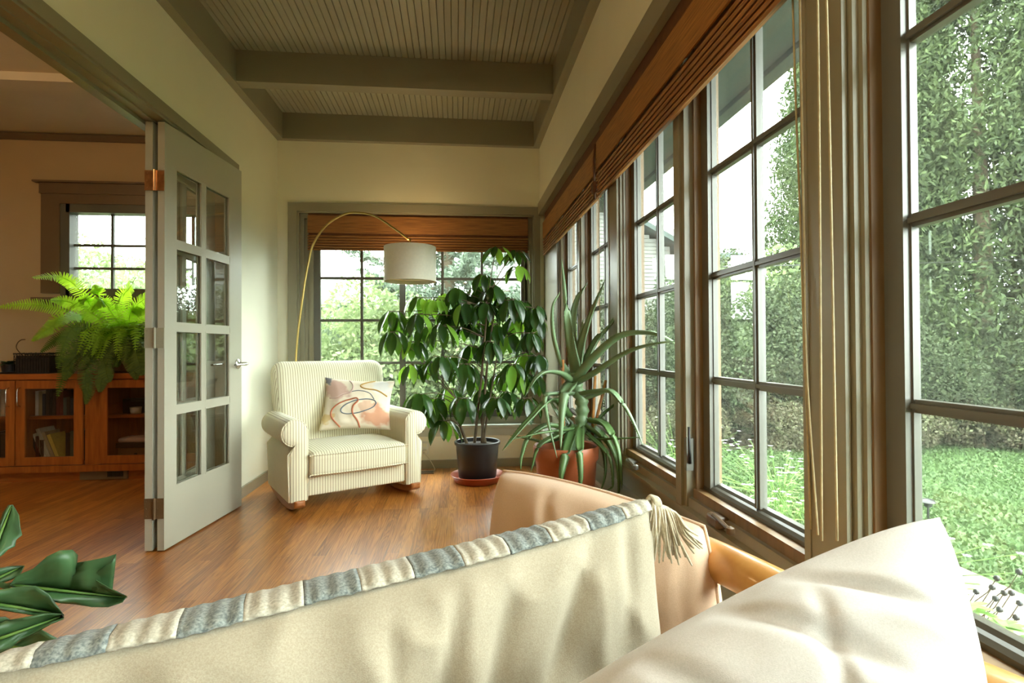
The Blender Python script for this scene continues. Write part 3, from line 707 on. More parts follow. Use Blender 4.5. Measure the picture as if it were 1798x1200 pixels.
# linen lumbar cushion with woven band and tassel
cl = [at(-70, 1172, 0.50), at(1142, 878, 0.79), at(1188, 1330, 0.76), at(-150, 1760, 0.47)]
m, sf, og = pillow('linen_cushion', cl, 0.15, '', '', 'linen', -FW, n=90, wr=0.011, seed=3, bow=0.035, wdir=(1, 0.12), wfreq=13, pw=0.38,
    creases=[(0.86, 0.02, 0.72, 0.55, 0.012, 0.02), (0.93, 0.0, 0.90, 0.45, 0.012, 0.018), (0.70, 0.06, 0.62, 0.6, 0.010, 0.018), (0.60, 0.05, 0.56, 0.6, 0.012, 0.014), (0.50, 0.05, 0.50, 0.5, 0.008, 0.012)])
lc = finish(m, 'lumbar_cushion', 'linen', og, 'long linen cushion with a grey and cream woven band and corner tassel', 'cushion', 'loose cushions on the sofa')
ORG[lc.name] = Vector(og)
nseg = 13
for k in range(nseg):
    b = MB(); u0, u1 = k/nseg+0.0, (k+1)/nseg; M_ = 14; rows = 6
    vs = []; 
    for j in range(rows+1):
        for i in range(M_+1):
            u = u0+(u1-u0)*i/M_; u = min(max(u, 0.004), 0.992); v = 0.062*j/rows+0.004*math.sin(9*u)
            f = 1.0
            p = sf(u, max(0.0, v-0.03), 1) if v >= 0.03 else sf(u, 0.03-v, -1)
            g = sf(u, 0.06, 1)-sf(u, 0.06, -1); g = g.normalized()
            out = (g*0.6+UP*0.6).normalized()
            hgt = 0.0035+0.0022*noise.noise(Vector((u*120, v*160, 0)))+0.0016*math.sin(u*900)
            vs.append(p+out*hgt)
    fs = [(j*(M_+1)+i, j*(M_+1)+i+1, (j+1)*(M_+1)+i+1, (j+1)*(M_+1)+i) for j in range(rows) for i in range(M_)]
    b.add(vs, fs); ob = b.build('woven_band', 'band_grey' if k % 2 == 1 else 'band_cream', lc, True)
    md = ob.modifiers.new('thick', 'SOLIDIFY'); md.thickness = 0.003
# tassel
T0 = at(1141, 884, 0.785); ts = MB()
rr = random.Random(4)
for i in range(70):
    a = rr.random(); px = 1150+a*66+rr.uniform(-5, 5); py0 = 892+a*22; ln = 72+rr.uniform(-22, 22)-a*8
    if a > 0.85: ln *= 0.6
    p0 = T0; p1 = at(1146+a*40, 884+a*16, 0.780); p2 = at(px-6, py0+ln*0.5, 0.775-0.01*rr.random()); p3 = at(px-14+a*34+rr.uniform(-6, 6), py0+ln, 0.772)
    ts.tube(bez([p0, p1, p2, p3], 5), [0.0016]*15+[0.001], 5)
for i in range(9):
    a = i/8; ts.tube(bez([at(1136+8*a, 878, 0.785), at(1143+10*a, 872+3*a, 0.783), at(1150+9*a, 882+4*a, 0.78), at(1146+6*a, 893+3*a, 0.782)], 5), 0.003, 6)
ts.build('tassel', 'tassel_yarn', lc, True)

# white cushion in the near corner
cw = [at(925, 1262, 0.56), at(1650, 908, 0.64), at(1752, 1800, 0.47), at(760, 1900, 0.40)]
m, sf2, og = pillow('white', cw, 0.20, '', '', 'white_cotton', -FW, n=90, wr=0.016, seed=8, bow=-0.11, wdir=(0.5, 0.9), wfreq=7, pw=0.42,
    creases=[(0.40, 0.05, 0.80, 0.42, 0.018, 0.022), (0.25, 0.10, 0.62, 0.55, 0.018, 0.022), (0.55, 0.03, 0.90, 0.30, 0.014, 0.018), (0.12, 0.2, 0.45, 0.6, 0.014, 0.022), (0.62, 0.1, 0.7, 0.7, 0.010, 0.02)])
finish(m, 'throw_cushion', 'white_cotton', og, 'large off-white cotton cushion nearest the viewer, in front of the wide post', 'cushion', 'loose cushions on the sofa')
# peach cushion
cp = [at(884, 828, 1.20), at(1236, 925, 0.93), at(1262, 1290, 0.90), at(890, 1230, 1.13)]
m, sf3, og = pillow('peach', cp, 0.23, '', '', 'peach_cotton', -FW, n=60, wr=0.008, seed=12, bow=-0.07, wdir=(0.9, 0.3), wfreq=7, pw=0.33,
    creases=[(0.35, 0.0, 0.45, 0.30, 0.010, 0.03), (0.95, 0.05, 0.90, 0.8, 0.008, 0.02)])
pc = finish(m, 'throw_cushion', 'peach_cotton', og, 'peach cushion leaning behind the linen one, beside the sofa rail', 'cushion', 'loose cushions on the sofa')
ORG[pc.name] = Vector(og)
pp = [sf3(t/60, 0.0, 1) for t in range(61)]+[sf3(1, t/60, 1) for t in range(1, 61)]
MB().tube(pp, 0.0035, 6).build('piping', 'peach_cotton', pc, True)

# ================================================================= ARMCHAIR
CA = math.radians(29.0); CF = Vector((-0.630, 3.610, 0))
ch = thing('glider_armchair', CF, 'cream rocking armchair with thin brown stripes and rolled arms by the back window', 'armchair', rz=CA, local=True)
ch.scale = (0.975, 0.975, 0.99)
def arm(sg):
    prof = [(0.325, 0.075), (0.325, 0.42)]
    for k in range(0, 21):
        a = PI*0.93-k/20*PI*1.42; prof.append((0.405+0.083*math.cos(a), 0.492+0.083*math.sin(a)))
    prof += [(0.452, 0.36), (0.446, 0.2), (0.444, 0.075)]
    nn = len(prof); D = 0.60; m = MB(); rings = []
    ys = [(0.018, -0.016), (0.006, -0.006), (0.0, 0.010), (0.0, 0.10), (0.0, 0.35), (0.0, 0.60)]
    cx = sum(p[0] for p in prof)/nn; cz = sum(p[1] for p in prof)/nn
    def inset(p, d):
        v = Vector((p[0]-0.395, 0, (p[1]-0.45) if p[1] > 0.38 else 0)); v = v.normalized()*d if v.length > 0 else v
        return p[0]-v.x, p[1]-v.z
    vs = []
    for ins, y in ys:
        for p in prof:
            a, b = inset(p, ins); vs.append((sg*a, y, b-(0.0)))
    fs = []
    for i in range(len(ys)-1):
        for k in range(nn):
            q = (i*nn+k, i*nn+(k+1) % nn, (i+1)*nn+(k+1) % nn, (i+1)*nn+k); fs.append(q if sg < 0 else q[::-1])
    fs.append(tuple(range(nn)) if sg > 0 else tuple(range(nn-1, -1, -1))); fs.append(tuple((len(ys)-1)*nn+k for k in (range(nn-1, -1, -1) if sg > 0 else range(nn))))
    m.add(vs, fs); o = m.build('armrest', 'ticking', ch, ang=50)
    pts = [(sg*inset(p, 0.004)[0], -0.004, inset(p, 0.004)[1]) for p in prof]
    MB().tube(pts, 0.0045, 6).build('piping', 'ticking', o, True)
arm(1); arm(-1)
def crown(p, x0, x1, y0, y1, zt, amt):
    u = (p.x-x0)/(x1-x0)*2-1; v = (p.y-y0)/(y1-y0)*2-1
    k = max(0, (1-u*u))*max(0, (1-v*v))
    return (p.x, p.y-(0.012*(1-u*u) if v < -0.8 else 0), p.z+(amt*k**0.7 if p.z > zt else 0))
sc = MB().rbox(-0.322, 0.322, -0.045, 0.50, 0.215, 0.365, 0.034, 4, 12, lambda p: crown(p, -0.322, 0.322, -0.045, 0.50, 0.29, 0.03))
so = sc.build('seat_cushion', 'ticking', ch, True)
for z in (0.232, 0.352):
    MB().tube(bez([(-0.316, 0.45, z), (-0.318, -0.01, z), (-0.300, -0.046, z), (0, -0.058, z), (0.300, -0.046, z), (0.318, -0.01, z), (0.316, 0.45, z)], 8), 0.0045, 6).build('piping', 'ticking', so, True)
MB().rbox(-0.328, 0.328, 0.0, 0.56, 0.095, 0.214, 0.012, 3, 4).build('seat_base', 'ticking', ch, True)
def backfn(p):
    x, y, z = p
    t = max(0, (z-0.30)/0.62)
    s = 0.93+0.07*min(1, t*1.6)
    bulge = -0.035*max(0, 1-(x/0.40)**2)*math.sin(PI*min(1, max(0, (z-0.30)/0.62))) if y < 0.6 else 0
    return (x*s, y+0.14*t+bulge-0.02*max(0, t-0.8), z)
MB().rbox(-0.415, 0.415, 0.455, 0.625, 0.20, 0.915, 0.082, 6, 10, backfn).build('backrest', 'ticking', ch, True)
for sg in (-1, 1):
    pts = [(sg*0.385, -0.055, 0.072), (sg*0.385, 0.02, 0.045), (sg*0.385, 0.15, 0.025), (sg*0.385, 0.32, 0.021), (sg*0.385, 0.5, 0.030), (sg*0.385, 0.68, 0.062)]
    m = MB(); c_ = bez(pts, 8); n_ = len(c_); vs = []; fs = []
    for i, p in enumerate(c_):
        e = 0.6 if i in (0, n_-1) else 1.0
        for dx, dz in ((-0.034, -0.021), (0.034, -0.021), (0.034, 0.021), (-0.034, 0.021)): vs.append((p.x+dx*e, p.y, p.z+dz*e))
    for i in range(n_-1):
        for k in range(4): fs.append((i*4+k, i*4+(k+1) % 4, i*4+4+(k+1) % 4, i*4+4+k))
    fs += [(3, 2, 1, 0), tuple((n_-1)*4+k for k in range(4))]
    m.add(vs, fs); o = m.build('rocker', 'rocker_wood', ch)
    bv = o.modifiers.new('b', 'BEVEL'); bv.width = 0.008; bv.segments = 2
# throw pillow on the chair
ct = [at(571, 663, 3.93), at(694, 669, 3.99), at(686, 756, 3.80), at(558, 758, 3.74)]
m, sft, og = pillow('art', ct, 0.13, '', '', 'painted_cotton', -FW, n=40, wr=0.004, seed=5, bow=0.09, pw=0.5)
ap_ = finish(m, 'throw_pillow', 'painted_cotton', og, 'square throw pillow with pink patches and stitched looping lines on the armchair', 'pillow')
ORG[ap_.name] = Vector(og)
def stitch(uvs, mat, r=0.0045):
    c_ = bez([(u, v, 0) for u, v in uvs], 8); pts = []
    for q in c_:
        u, v = min(max(q.x, 0.01), 0.99), min(max(q.y, 0.01), 0.99)
        pts.append(sft(u, v, 1)+(-FW)*0.002)
    MB().tube(pts, r, 6).build('stitched_line', mat, ap_, True)
stitch([(0.42+0.26*math.cos(a)*1.0+0.12, 0.60-0.13*math.sin(a)-0.13*math.cos(a)*0.6) for a in [k/12*2*PI for k in range(13)]], 'thread_blue', 0.004)
stitch([(0.30, 0.98), (0.16, 0.80), (0.14, 0.66), (0.25, 0.54), (0.42, 0.46), (0.50, 0.44), (0.52, 0.50), (0.46, 0.60), (0.46, 0.74), (0.54, 0.88), (0.57, 0.99)], 'thread_rust', 0.0055)
stitch([(0.72, 0.02), (0.60, 0.08), (0.53, 0.15), (0.60, 0.22), (0.78, 0.25), (0.95, 0.36)], 'thread_mustard', 0.005)
stitch([(0.36, 0.03), (0.42, 0.16), (0.40, 0.30), (0.28, 0.36), (0.18, 0.42), (0.08, 0.42)], 'thread_rose', 0.005)
stitch([(0.40, 0.30), (0.52, 0.27), (0.68, 0.32), (0.76, 0.44)], 'thread_blue', 0.003)

# ================================================================= ARC LAMP
lx, ly = -1.275, 4.46
lamp = thing('arc_floor_lamp', (lx, ly, 0), 'slim brass arc floor lamp with a white drum shade over the armchair', 'floor lamp')
MB().lathe([(0.0, 0), (0.115, 0.0), (0.118, 0.006), (0.116, 0.022), (0.0, 0.024)], (lx, ly, 0), 40, False).build('base', 'brass', lamp, ang=40)
pts = [(-1.275, 4.46, 0.02), (-1.262, 4.46, 0.90), (-1.205, 4.455, 1.42), (-1.158, 4.45, 1.70), (-1.118, 4.44, 1.83), (-1.02, 4.42, 1.965), (-0.88, 4.38, 2.045), (-0.76, 4.35, 2.055), (-0.62, 4.32, 2.02), (-0.46, 4.285, 1.91), (-0.365, 4.265, 1.835)]
MB().tube(bez(pts, 10), 0.0085, 10).build('pole', 'brass', lamp, True)
SX, SY = -0.355, 4.262
MB().tube([(SX, SY, 1.845), (SX, SY, 1.70)], 0.008, 10).build('stem', 'brass', lamp, True)
m = MB(); R_ = 0.198; z0, z1 = 1.508, 1.775
m.lathe([(R_-0.003, z0), (R_, z0), (R_, z0+0.006), (R_, z1-0.006), (R_, z1), (R_-0.003, z1), (R_-0.003, z0)], (SX, SY, 0), 64, False)
so = m.build('lamp_shade', 'shade_linen', lamp, ang=40)
m = MB()
for k in range(3):
    a = k*2*PI/3+0.3; m.tube([(SX, SY, z1-0.03), (SX+R_*math.cos(a), SY+R_*math.sin(a), z1-0.006)], 0.0025, 6)
m.build('spider', 'brass', so)
MB().lathe([(R_-0.004, z0+0.035), (0.0, z0+0.036)], (SX, SY, 0), 48, False).build('diffuser', 'shade_linen', so)
MB().lathe([(0.0, 0), (0.028, 0.02), (0.032, 0.05), (0.018, 0.08), (0.014, 0.11)], (SX, SY, z0+0.06), 16).build('bulb', 'bulb_glow', lamp, True)
pl_ = bpy.data.lights.new('lamp_bulb_light', 'POINT'); pl_.energy = 5.0; pl_.color = WARM; pl_.shadow_soft_size = 0.03
po = bpy.data.objects.new('lamp_bulb_light', pl_); COL.objects.link(po); po.location = (SX, SY, z1-0.02); po.parent = None

# ceiling fixtures (behind the viewer and in the living room)
def fixture(x, y, zc, e, label):
    r = thing('ceiling_light', (x, y, zc), label, 'ceiling light', 'ceiling lights')
    MB().lathe([(0.0, 0), (0.075, 0), (0.08, -0.012), (0.06, -0.03), (0.0, -0.032)], (x, y, zc), 32, False).build('canopy', 'brass', r, ang=40)
    MB().lathe([(0.06, -0.028), (0.13, -0.05), (0.16, -0.10), (0.12, -0.15), (0.0, -0.17)], (x, y, zc), 32, False).build('glass_bowl', 'bulb_glow', r, True)
    l = bpy.data.lights.new('ceiling_light_light', 'POINT'); l.energy = e; l.color = WARM; l.shadow_soft_size = 0.16
    o = bpy.data.objects.new('ceiling_light_light', l); COL.objects.link(o); o.location = (x, y, zc-0.22)
fixture(-0.37, 0.35, ZC, LAMPS['sunroom'], 'warm glass bowl light on the boarded ceiling above the sofa')
fixture(-3.2, 2.2, LZ, LAMPS['living'], 'warm glass bowl light on the living room ceiling')

# ================================================================= LEAVES
def leaf(m, base, d, nrm, L, W, droop=0.3, fold=0.15, n=7, shape=None, cols=2, uw=0.0):
    """one blade: grows from base along d, bends away from nrm, folded on its midrib"""
    d = Vector(d).normalized(); nrm = Vector(nrm); nrm = (nrm-d*nrm.dot(d)); nrm = nrm.normalized() if nrm.length > 1e-5 else d.orthogonal().normalized()
    p = Vector(base); sd = d.cross(nrm).normalized(); vs = []; shape = shape or (lambda t: math.sin(PI*min(1, t**0.85))**0.8)
    for i in range(n+1):
        t = i/n; wd = W/2*max(0.0, shape(t))
        for k in range(-cols, cols+1):
            s_ = k/cols
            vs.append(p+sd*wd*s_-nrm*(fold*wd*(1-abs(s_))*1.0)+nrm*(uw*wd*math.sin(t*9+k)))
        ang = droop/n
        d2 = (d*math.cos(ang)-nrm*math.sin(ang)); nrm = (nrm*math.cos(ang)+d*math.sin(ang)).normalized(); d = d2.normalized()
        p = p+d*(L/n)
    c_ = 2*cols+1
    m.add(vs, [(i*c_+k, i*c_+k+1, (i+1)*c_+k+1, (i+1)*c_+k) for i in range(n) for k in range(c_-1)])
    return p

# ---- umbrella plant
rp = random.Random(21)
ux, uy = 0.150, 4.10
up_ = thing('umbrella_plant', (ux, uy, 0.29), 'tall umbrella plant with drooping dark leaf clusters in the black pot', 'plant')
pot = MB().lathe([(0.0, 0.028), (0.132, 0.028), (0.140, 0.04), (0.160, 0.278), (0.170, 0.280), (0.172, 0.300), (0.165, 0.303), (0.158, 0.300), (0.155, 0.270), (0.0, 0.268)], (ux, uy, 0), 48, False)
tag(pot.build('plant_pot', 'black_plastic', None, origin=(ux, uy, 0.028), ang=40), 'black plastic nursery pot standing in the round clay saucer', 'plant pot')
sa = MB().lathe([(0.0, 0.0), (0.158, 0.0), (0.166, 0.006), (0.196, 0.050), (0.202, 0.056), (0.198, 0.060), (0.188, 0.052), (0.160, 0.016), (0.0, 0.014)], (ux, uy, 0), 64, False)
tag(sa.build('saucer', 'saucer_clay', None, origin=(ux, uy, 0), ang=40), 'round reddish clay saucer under the black pot on the floor', 'saucer')
MB().lathe([(0.156, 0.272), (0.09, 0.282), (0.0, 0.286)], (ux, uy, 0), 32, False).build('soil', 'soil', up_, True)
whorls = [(690, 547, .1), (690, 583, .0), (737, 523, .1), (735, 552, -.1), (765, 527, .0), (783, 517, .15), (803, 508, .05), (773, 573, -.15), (800, 547, .0), (817, 533, -.1), (847, 483, .05), (842, 505, .15), (853, 533, -.1), (890, 523, .0), (897, 527, -.15), (917, 530, .1), (940, 540, .0), (872, 436, .1), (905, 442, .15), (908, 470, .12),
          (722, 640, -.05), (773, 627, -.2), (737, 693, -.1), (763, 700, .05), (790, 683, .1), (813, 700, -.1), (827, 607, .1), (850, 685, .1), (873, 700, -.15), (900, 640, -.1), (913, 653, .1), (923, 700, .0), (946, 625, -.05), (893, 587, .1), (932, 585, -.1), (860, 600, -.05), (955, 560, .05), (700, 560, .2), (820, 570, .1), (870, 570, .1), (745, 575, 0.1), (880, 655, .15), (835, 655, .15), (935, 660, .12), (800, 625, .15),(865, 503, 0.0), (785, 545, 0.1), (905, 560, 0.1), (750, 640, 0.0), (728, 600, 0.05), (815, 640, -0.1), (857, 560, 0.2), (925, 620, 0.1), (778, 740, 0.0), (757, 720, 0.05), (893, 690, 0.05), (835, 520, 0.1)]
stems = MB(); lf = MB(); ly_ = MB()
tops = []
for (sx, sy, tx, ty, r_) in ((833, 770, 857, 520, .011), (846, 770, 868, 545, .011), (848, 772, 877, 600, .008), (820, 775, 800, 700, .012), (852, 772, 846, 690, .012)):
    b0_ = at(sx, sy, 4.10); tp = at(tx, ty, 4.10+rp.uniform(-.08, .08)); mid = b0_.lerp(tp, 0.5)+Vector((rp.uniform(-.02, .02), rp.uniform(-.03, .03), 0))
    c_ = bez([Vector((b0_.x, b0_.y, 0.275)), mid, tp], 12); stems.tube(c_, [r_*(1-0.45*i/(len(c_)-1)) for i in range(len(c_))], 8); tops.append(c_)
allp = [p for c_ in tops for p in c_]
for i, (px, py, dd) in enumerate(whorls):
    c0 = at(px, py, 4.10+dd*0.9)
    if c0.x > 0.60: c0.x = 0.60
    if c0.y > 4.42: c0.y = 4.42
    near = min(allp, key=lambda q: (q-c0).length+max(0, q.z-c0.z+0.05)*1.5)
    md = near.lerp(c0, 0.5)+Vector((0, 0, 0.03))
    stems.tube(bez([near, md, c0], 6), 0.0032, 5)
    young = i in (17, 19, 20) or (px, py) in ((783, 517), (765, 527))
    nl = rp.choice((7, 8, 8, 9)); a0_ = rp.random()*6
    if px in (872, 905): nl = 6
    for k in range(nl):
        a = a0_+k*2*PI/nl+rp.uniform(-.15, .15); h = Vector((math.cos(a), math.sin(a), 0))
        tilt = rp.uniform(-0.2, 0.25) if i not in (17, 18, 19) else 0.15
        p1 = c0+(h*0.8+Vector((0, 0, tilt))).normalized()*rp.uniform(0.03, 0.055)
        stems.tube([c0, p1], 0.002, 4)
        L = rp.uniform(0.15, 0.21)*(0.8 if young or i in (17, 18) else 1)
        if p1.y+h.y*L*0.7 > 4.60: L *= 0.6
        if p1.x+h.x*L*0.7 > 0.70: L *= 0.6
        M_ = ly_ if (young and rp.random() < 0.75) or rp.random() < 0.06 else lf
        leaf(M_, p1, h*0.75+Vector((0, 0, -0.62+tilt*0.5)), Vector((0, 0, 1))+h*0.3, L, L*0.39, rp.uniform(0.6, 1.1) if i not in (17, 18) else 0.5, 0.22, 7, cols=2, uw=0.04)
stems.build('stem', 'bark', up_, True); lf.build('foliage', 'umbrella_leaf', up_, True); ly_.build('young_foliage', 'umbrella_leaf_young', up_, True)

# ---- aloe
D0 = 2.60
ac = at(1000, 700, D0); axx, ayy = 0.515, 2.57
pr = 0.150; prof = [(0.0, 0.0), (0.105, 0.0), (0.112, 0.006), (0.144, 0.46), (pr+0.004, 0.475), (pr+0.006, 0.525), (pr, 0.535), (pr-0.012, 0.53), (pr-0.016, 0.49), (0.0, 0.485)]
tp_ = MB().lathe(prof, (axx, ayy, 0), 56, False)
tag(tp_.build('terracotta_pot', 'terracotta', None, origin=(axx, ayy, 0), ang=40), 'tall terracotta pot holding the aloe beside the right-hand window sill', 'plant pot')
al = thing('aloe_plant', (axx, ayy, 0.49), 'large spiky aloe on a bare trunk in the terracotta pot', 'plant')
MB().lathe([(0.133, 0.488), (0.07, 0.500), (0.0, 0.505)], (axx, ayy, 0), 28, False).build('soil', 'soil', al, True)
st = [Vector((axx+0.01, ayy, 0.48)), at(1018, 752, D0), at(1022, 712, D0), at(1012, 678, D0), at(1008, 655, D0)]
c_ = bez(st, 8); MB().tube(c_, [0.030+0.006*math.sin(i*1.9) for i in range(len(c_))], 12).build('trunk', 'aloe_leaf', al, True)
def aloe_leaf(pts, w0, mat, depths=None, roll=0):
    P = [at(px, py, d) for px, py, d in pts]; c_ = bez(P, 8); n_ = len(c_); m = MB(); vs = []; fs = []
    for i, p in enumerate(c_):
        t = i/(n_-1); tg = (c_[min(i+1, n_-1)]-c_[max(0, i-1)]).normalized()
        ref = (p-(ac+Vector((0, 0, -0.15)))); ref = ref-tg*ref.dot(tg)
        if ref.length < 1e-3 or True:
            ref = Vector((0, 0, 1)) if abs(tg.z) < 0.75 else Vector((axx, ayy, p.z))-p+Vector((0.001, -0.05, 0))
            ref = ref-tg*ref.dot(tg)
        up2 = ref.normalized(); sd = tg.cross(up2).normalized()
        w = w0*(1-t)**0.75*(0.8+0.2*min(1, t*8))+0.0015; th = w*0.38
        for a, b in ((-1, 0.35), (-0.5, 0.0), (0, -0.15), (0.5, 0.0), (1, 0.35), (0.7, -0.6), (0, -1.1), (-0.7, -0.6)):
            vs.append(p+sd*(w/2*a)+up2*(th*b))
    for i in range(n_-1):
        for k in range(8): fs.append((i*8+k, i*8+(k+1) % 8, (i+1)*8+(k+1) % 8, (i+1)*8+k))
    fs += [tuple(range(7, -1, -1)), tuple((n_-1)*8+k for k in range(8))]
    m.add(vs, fs)
    # small teeth on both margins
    for i in range(2, n_-3):
        for sgn, k in ((-1, 0), (1, 4)):
            p = vs[i*8+k]; q_ = vs[(i+1)*8+k]; o_ = (p-c_[i]).normalized()*0.004
            m.add([p, p.lerp(q_, 0.3), p.lerp(q_, 0.15)+o_], [(0, 1, 2)])
    m.build('leaf', mat, al, True)
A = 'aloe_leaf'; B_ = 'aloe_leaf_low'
up_leaves = [
 ([(1015, 660, 2.60), (1002, 600, 2.58), (993, 530, 2.56), (986, 455, 2.52)], .062, A),
 ([(1010, 655, 2.62), (1004, 585, 2.70), (1012, 530, 2.76), (1032, 496, 2.82)], .058, A),
 ([(1012, 655, 2.60), (1022, 600, 2.62), (1040, 545, 2.62), (1064, 488, 2.60)], .058, A),
 ([(1020, 652, 2.60), (1045, 600, 2.62), (1075, 565, 2.60), (1099, 527, 2.55)], .050, A),
 ([(1010, 668, 2.58), (1045, 625, 2.48), (1090, 588, 2.36), (1140, 583, 2.26), (1178, 598, 2.20), (1187, 612, 2.18)], .060, A),
 ([(1012, 672, 2.58), (1050, 650, 2.46), (1100, 618, 2.30), (1150, 603, 2.18), (1203, 598, 2.10)], .045, A),
 ([(1000, 665, 2.60), (985, 635, 2.56), (972, 590, 2.52), (970, 540, 2.50), (984, 512, 2.50)], .042, A),
 ([(1002, 668, 2.58), (985, 655, 2.50), (960, 652, 2.42), (941, 664, 2.36), (920, 700, 2.3)], .045, A),
 ([(1008, 660, 2.66), (1014, 620, 2.74), (1020, 590, 2.78), (1024, 560, 2.80)], .045, A),
 ([(1005, 672, 2.55), (992, 690, 2.46), (986, 730, 2.42), (984, 790, 2.40)], .066, A),
 ([(1020, 690, 2.58), (1050, 685, 2.50), (1075, 688, 2.44), (1100, 720, 2.38), (1118, 755, 2.34), (1129, 783, 2.32)], .046, A),
 ([(1022, 700, 2.60), (1048, 692, 2.56), (1072, 686, 2.52), (1090, 705, 2.48)], .034, A),
 ([(1005, 690, 2.58), (975, 690, 2.48), (957, 697, 2.44), (962, 740, 2.42), (978, 805, 2.40)], .040, A),
]
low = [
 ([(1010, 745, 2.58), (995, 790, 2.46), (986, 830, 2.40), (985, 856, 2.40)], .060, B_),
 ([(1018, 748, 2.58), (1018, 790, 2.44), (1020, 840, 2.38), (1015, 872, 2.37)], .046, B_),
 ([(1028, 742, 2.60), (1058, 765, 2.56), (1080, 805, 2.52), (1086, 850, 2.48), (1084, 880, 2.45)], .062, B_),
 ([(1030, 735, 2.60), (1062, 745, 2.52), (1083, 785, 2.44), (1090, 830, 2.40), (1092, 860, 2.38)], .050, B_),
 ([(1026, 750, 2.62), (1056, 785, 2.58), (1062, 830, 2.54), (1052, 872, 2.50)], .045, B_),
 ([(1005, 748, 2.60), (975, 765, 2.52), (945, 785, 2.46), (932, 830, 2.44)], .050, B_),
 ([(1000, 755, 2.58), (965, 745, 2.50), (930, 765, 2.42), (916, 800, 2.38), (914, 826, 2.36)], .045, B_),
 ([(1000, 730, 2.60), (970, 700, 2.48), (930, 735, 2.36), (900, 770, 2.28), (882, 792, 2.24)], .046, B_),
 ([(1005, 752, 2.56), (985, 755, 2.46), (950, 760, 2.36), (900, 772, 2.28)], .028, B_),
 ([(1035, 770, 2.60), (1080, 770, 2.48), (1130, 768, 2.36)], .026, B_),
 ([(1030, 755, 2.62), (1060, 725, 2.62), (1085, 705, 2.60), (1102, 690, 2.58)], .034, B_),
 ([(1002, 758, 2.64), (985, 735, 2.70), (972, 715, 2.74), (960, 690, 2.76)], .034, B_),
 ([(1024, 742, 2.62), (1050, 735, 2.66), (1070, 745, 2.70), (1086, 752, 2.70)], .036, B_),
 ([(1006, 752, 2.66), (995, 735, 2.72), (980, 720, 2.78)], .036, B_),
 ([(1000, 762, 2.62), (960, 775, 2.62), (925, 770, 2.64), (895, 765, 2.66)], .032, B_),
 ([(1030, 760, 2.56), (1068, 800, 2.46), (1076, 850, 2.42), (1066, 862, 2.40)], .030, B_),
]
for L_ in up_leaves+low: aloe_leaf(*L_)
for i, (a, b, lb) in enumerate((((1040, 768, 2.60), (1045, 660, 2.60), 0), ((1040, 766, 2.62), (1064, 668, 2.62), 1), ((990, 775, 2.56), (988, 632, 2.56), 2))):
    m = MB().tube([at(*a), at(*b)], 0.0075, 8)
    tag(m.build('bamboo_stake', 'bamboo_stake', None, True, origin=at(*a)), ('upright bamboo stake just right of the aloe trunk', 'bamboo stake leaning right beside the aloe trunk', 'bamboo stake left of the aloe trunk')[lb], 'stake', 'plant stakes in the terracotta pot')

# ---- plant entering the picture at lower left
ph = thing('philodendron', (-0.90, 0.86, 0.0), 'glossy dark green plant with lobed leaves at the lower left corner', 'plant')
PC = Vector((-0.90, 0.86, 0.42))
MB().lathe([(0.0, 0.0), (0.10, 0.0), (0.13, 0.30), (0.135, 0.31), (0.12, 0.31), (0.115, 0.28), (0.0, 0.275)], (-0.90, 0.86, 0), 32, False).build('pot', 'terracotta', ph, ang=40)
def lobed(outline, mid, d_mid, d_tip, bend=0.02):
    """leaf blade from a closed outline round a midrib; quads fan from the rib"""
    m = MB(); A0, A1 = mid
    vs = []; fs = []; n_ = len(outline)
    rows = 4
    def dep(px, py):
        t = max(0, min(1.2, ((px-A0[0])*(A1[0]-A0[0])+(py-A0[1])*(A1[1]-A0[1]))/((A1[0]-A0[0])**2+(A1[1]-A0[1])**2)))
        return d_mid+(d_tip-d_mid)*t, t
    for k in range(rows+1):
        f = k/rows
        for (x, y) in outline:
            _, t = dep(x, y); mx_, my_ = A0[0]+(A1[0]-A0[0])*t, A0[1]+(A1[1]-A0[1])*t
            X_, Y_ = mx_+(x-mx_)*f, my_+(y-my_)*f; dd, tt = dep(X_, Y_)
            vs.append(at(X_, Y_, dd-bend*math.sin(PI*f*0.5)*(0.6+0.4*math.sin(k+x*0.05))+0.006*math.sin(x*0.11+y*0.07)*f))
    for k in range(rows):
        for i in range(n_): fs.append((k*n_+i, k*n_+(i+1) % n_, (k+1)*n_+(i+1) % n_, (k+1)*n_+i))
    m.add(vs, fs); o = m.build('leaf', 'philodendron_leaf', ph, True)
    sd = o.modifiers.new('thick', 'SOLIDIFY'); sd.thickness = 0.0012
    MB().tube([at(A0[0], A0[1], d_mid-0.004), at(*[(A0[i]+A1[i])/2 for i in (0, 1)], (d_mid+d_tip)/2-0.004), at(A1[0], A1[1], d_tip-0.002)], [0.0028, 0.002, 0.0008], 6).build('midrib', 'seedling_leaf', o, True)
    MB().tube(bez([PC+Vector((0, 0, -0.14)), PC, at(A0[0]-60, A0[1]+30, d_mid), at(A0[0], A0[1], d_mid)], 6), 0.004, 6).build('stem', 'philodendron_leaf', ph, True)
lobed([(18, 1028), (30, 1012), (58, 1000), (82, 978), (105, 967), (128, 966), (137, 975), (130, 990), (160, 985), (185, 980), (203, 974), (196, 988), (180, 998), (165, 1008), (168, 1020), (190, 1033), (222, 1048), (215, 1058), (190, 1066), (160, 1066), (130, 1062), (105, 1060), (70, 1050), (40, 1040)], ((18, 1028), (220, 1050)), 0.80, 0.86, 0.018)
lobed([(-40, 1050), (0, 1036), (30, 1032), (62, 1030), (85, 1045), (102, 1066), (112, 1080), (95, 1082), (60, 1080), (30, 1076), (0, 1072), (-30, 1070)], ((-40, 1056), (108, 1080)), 0.72, 0.76, 0.015)
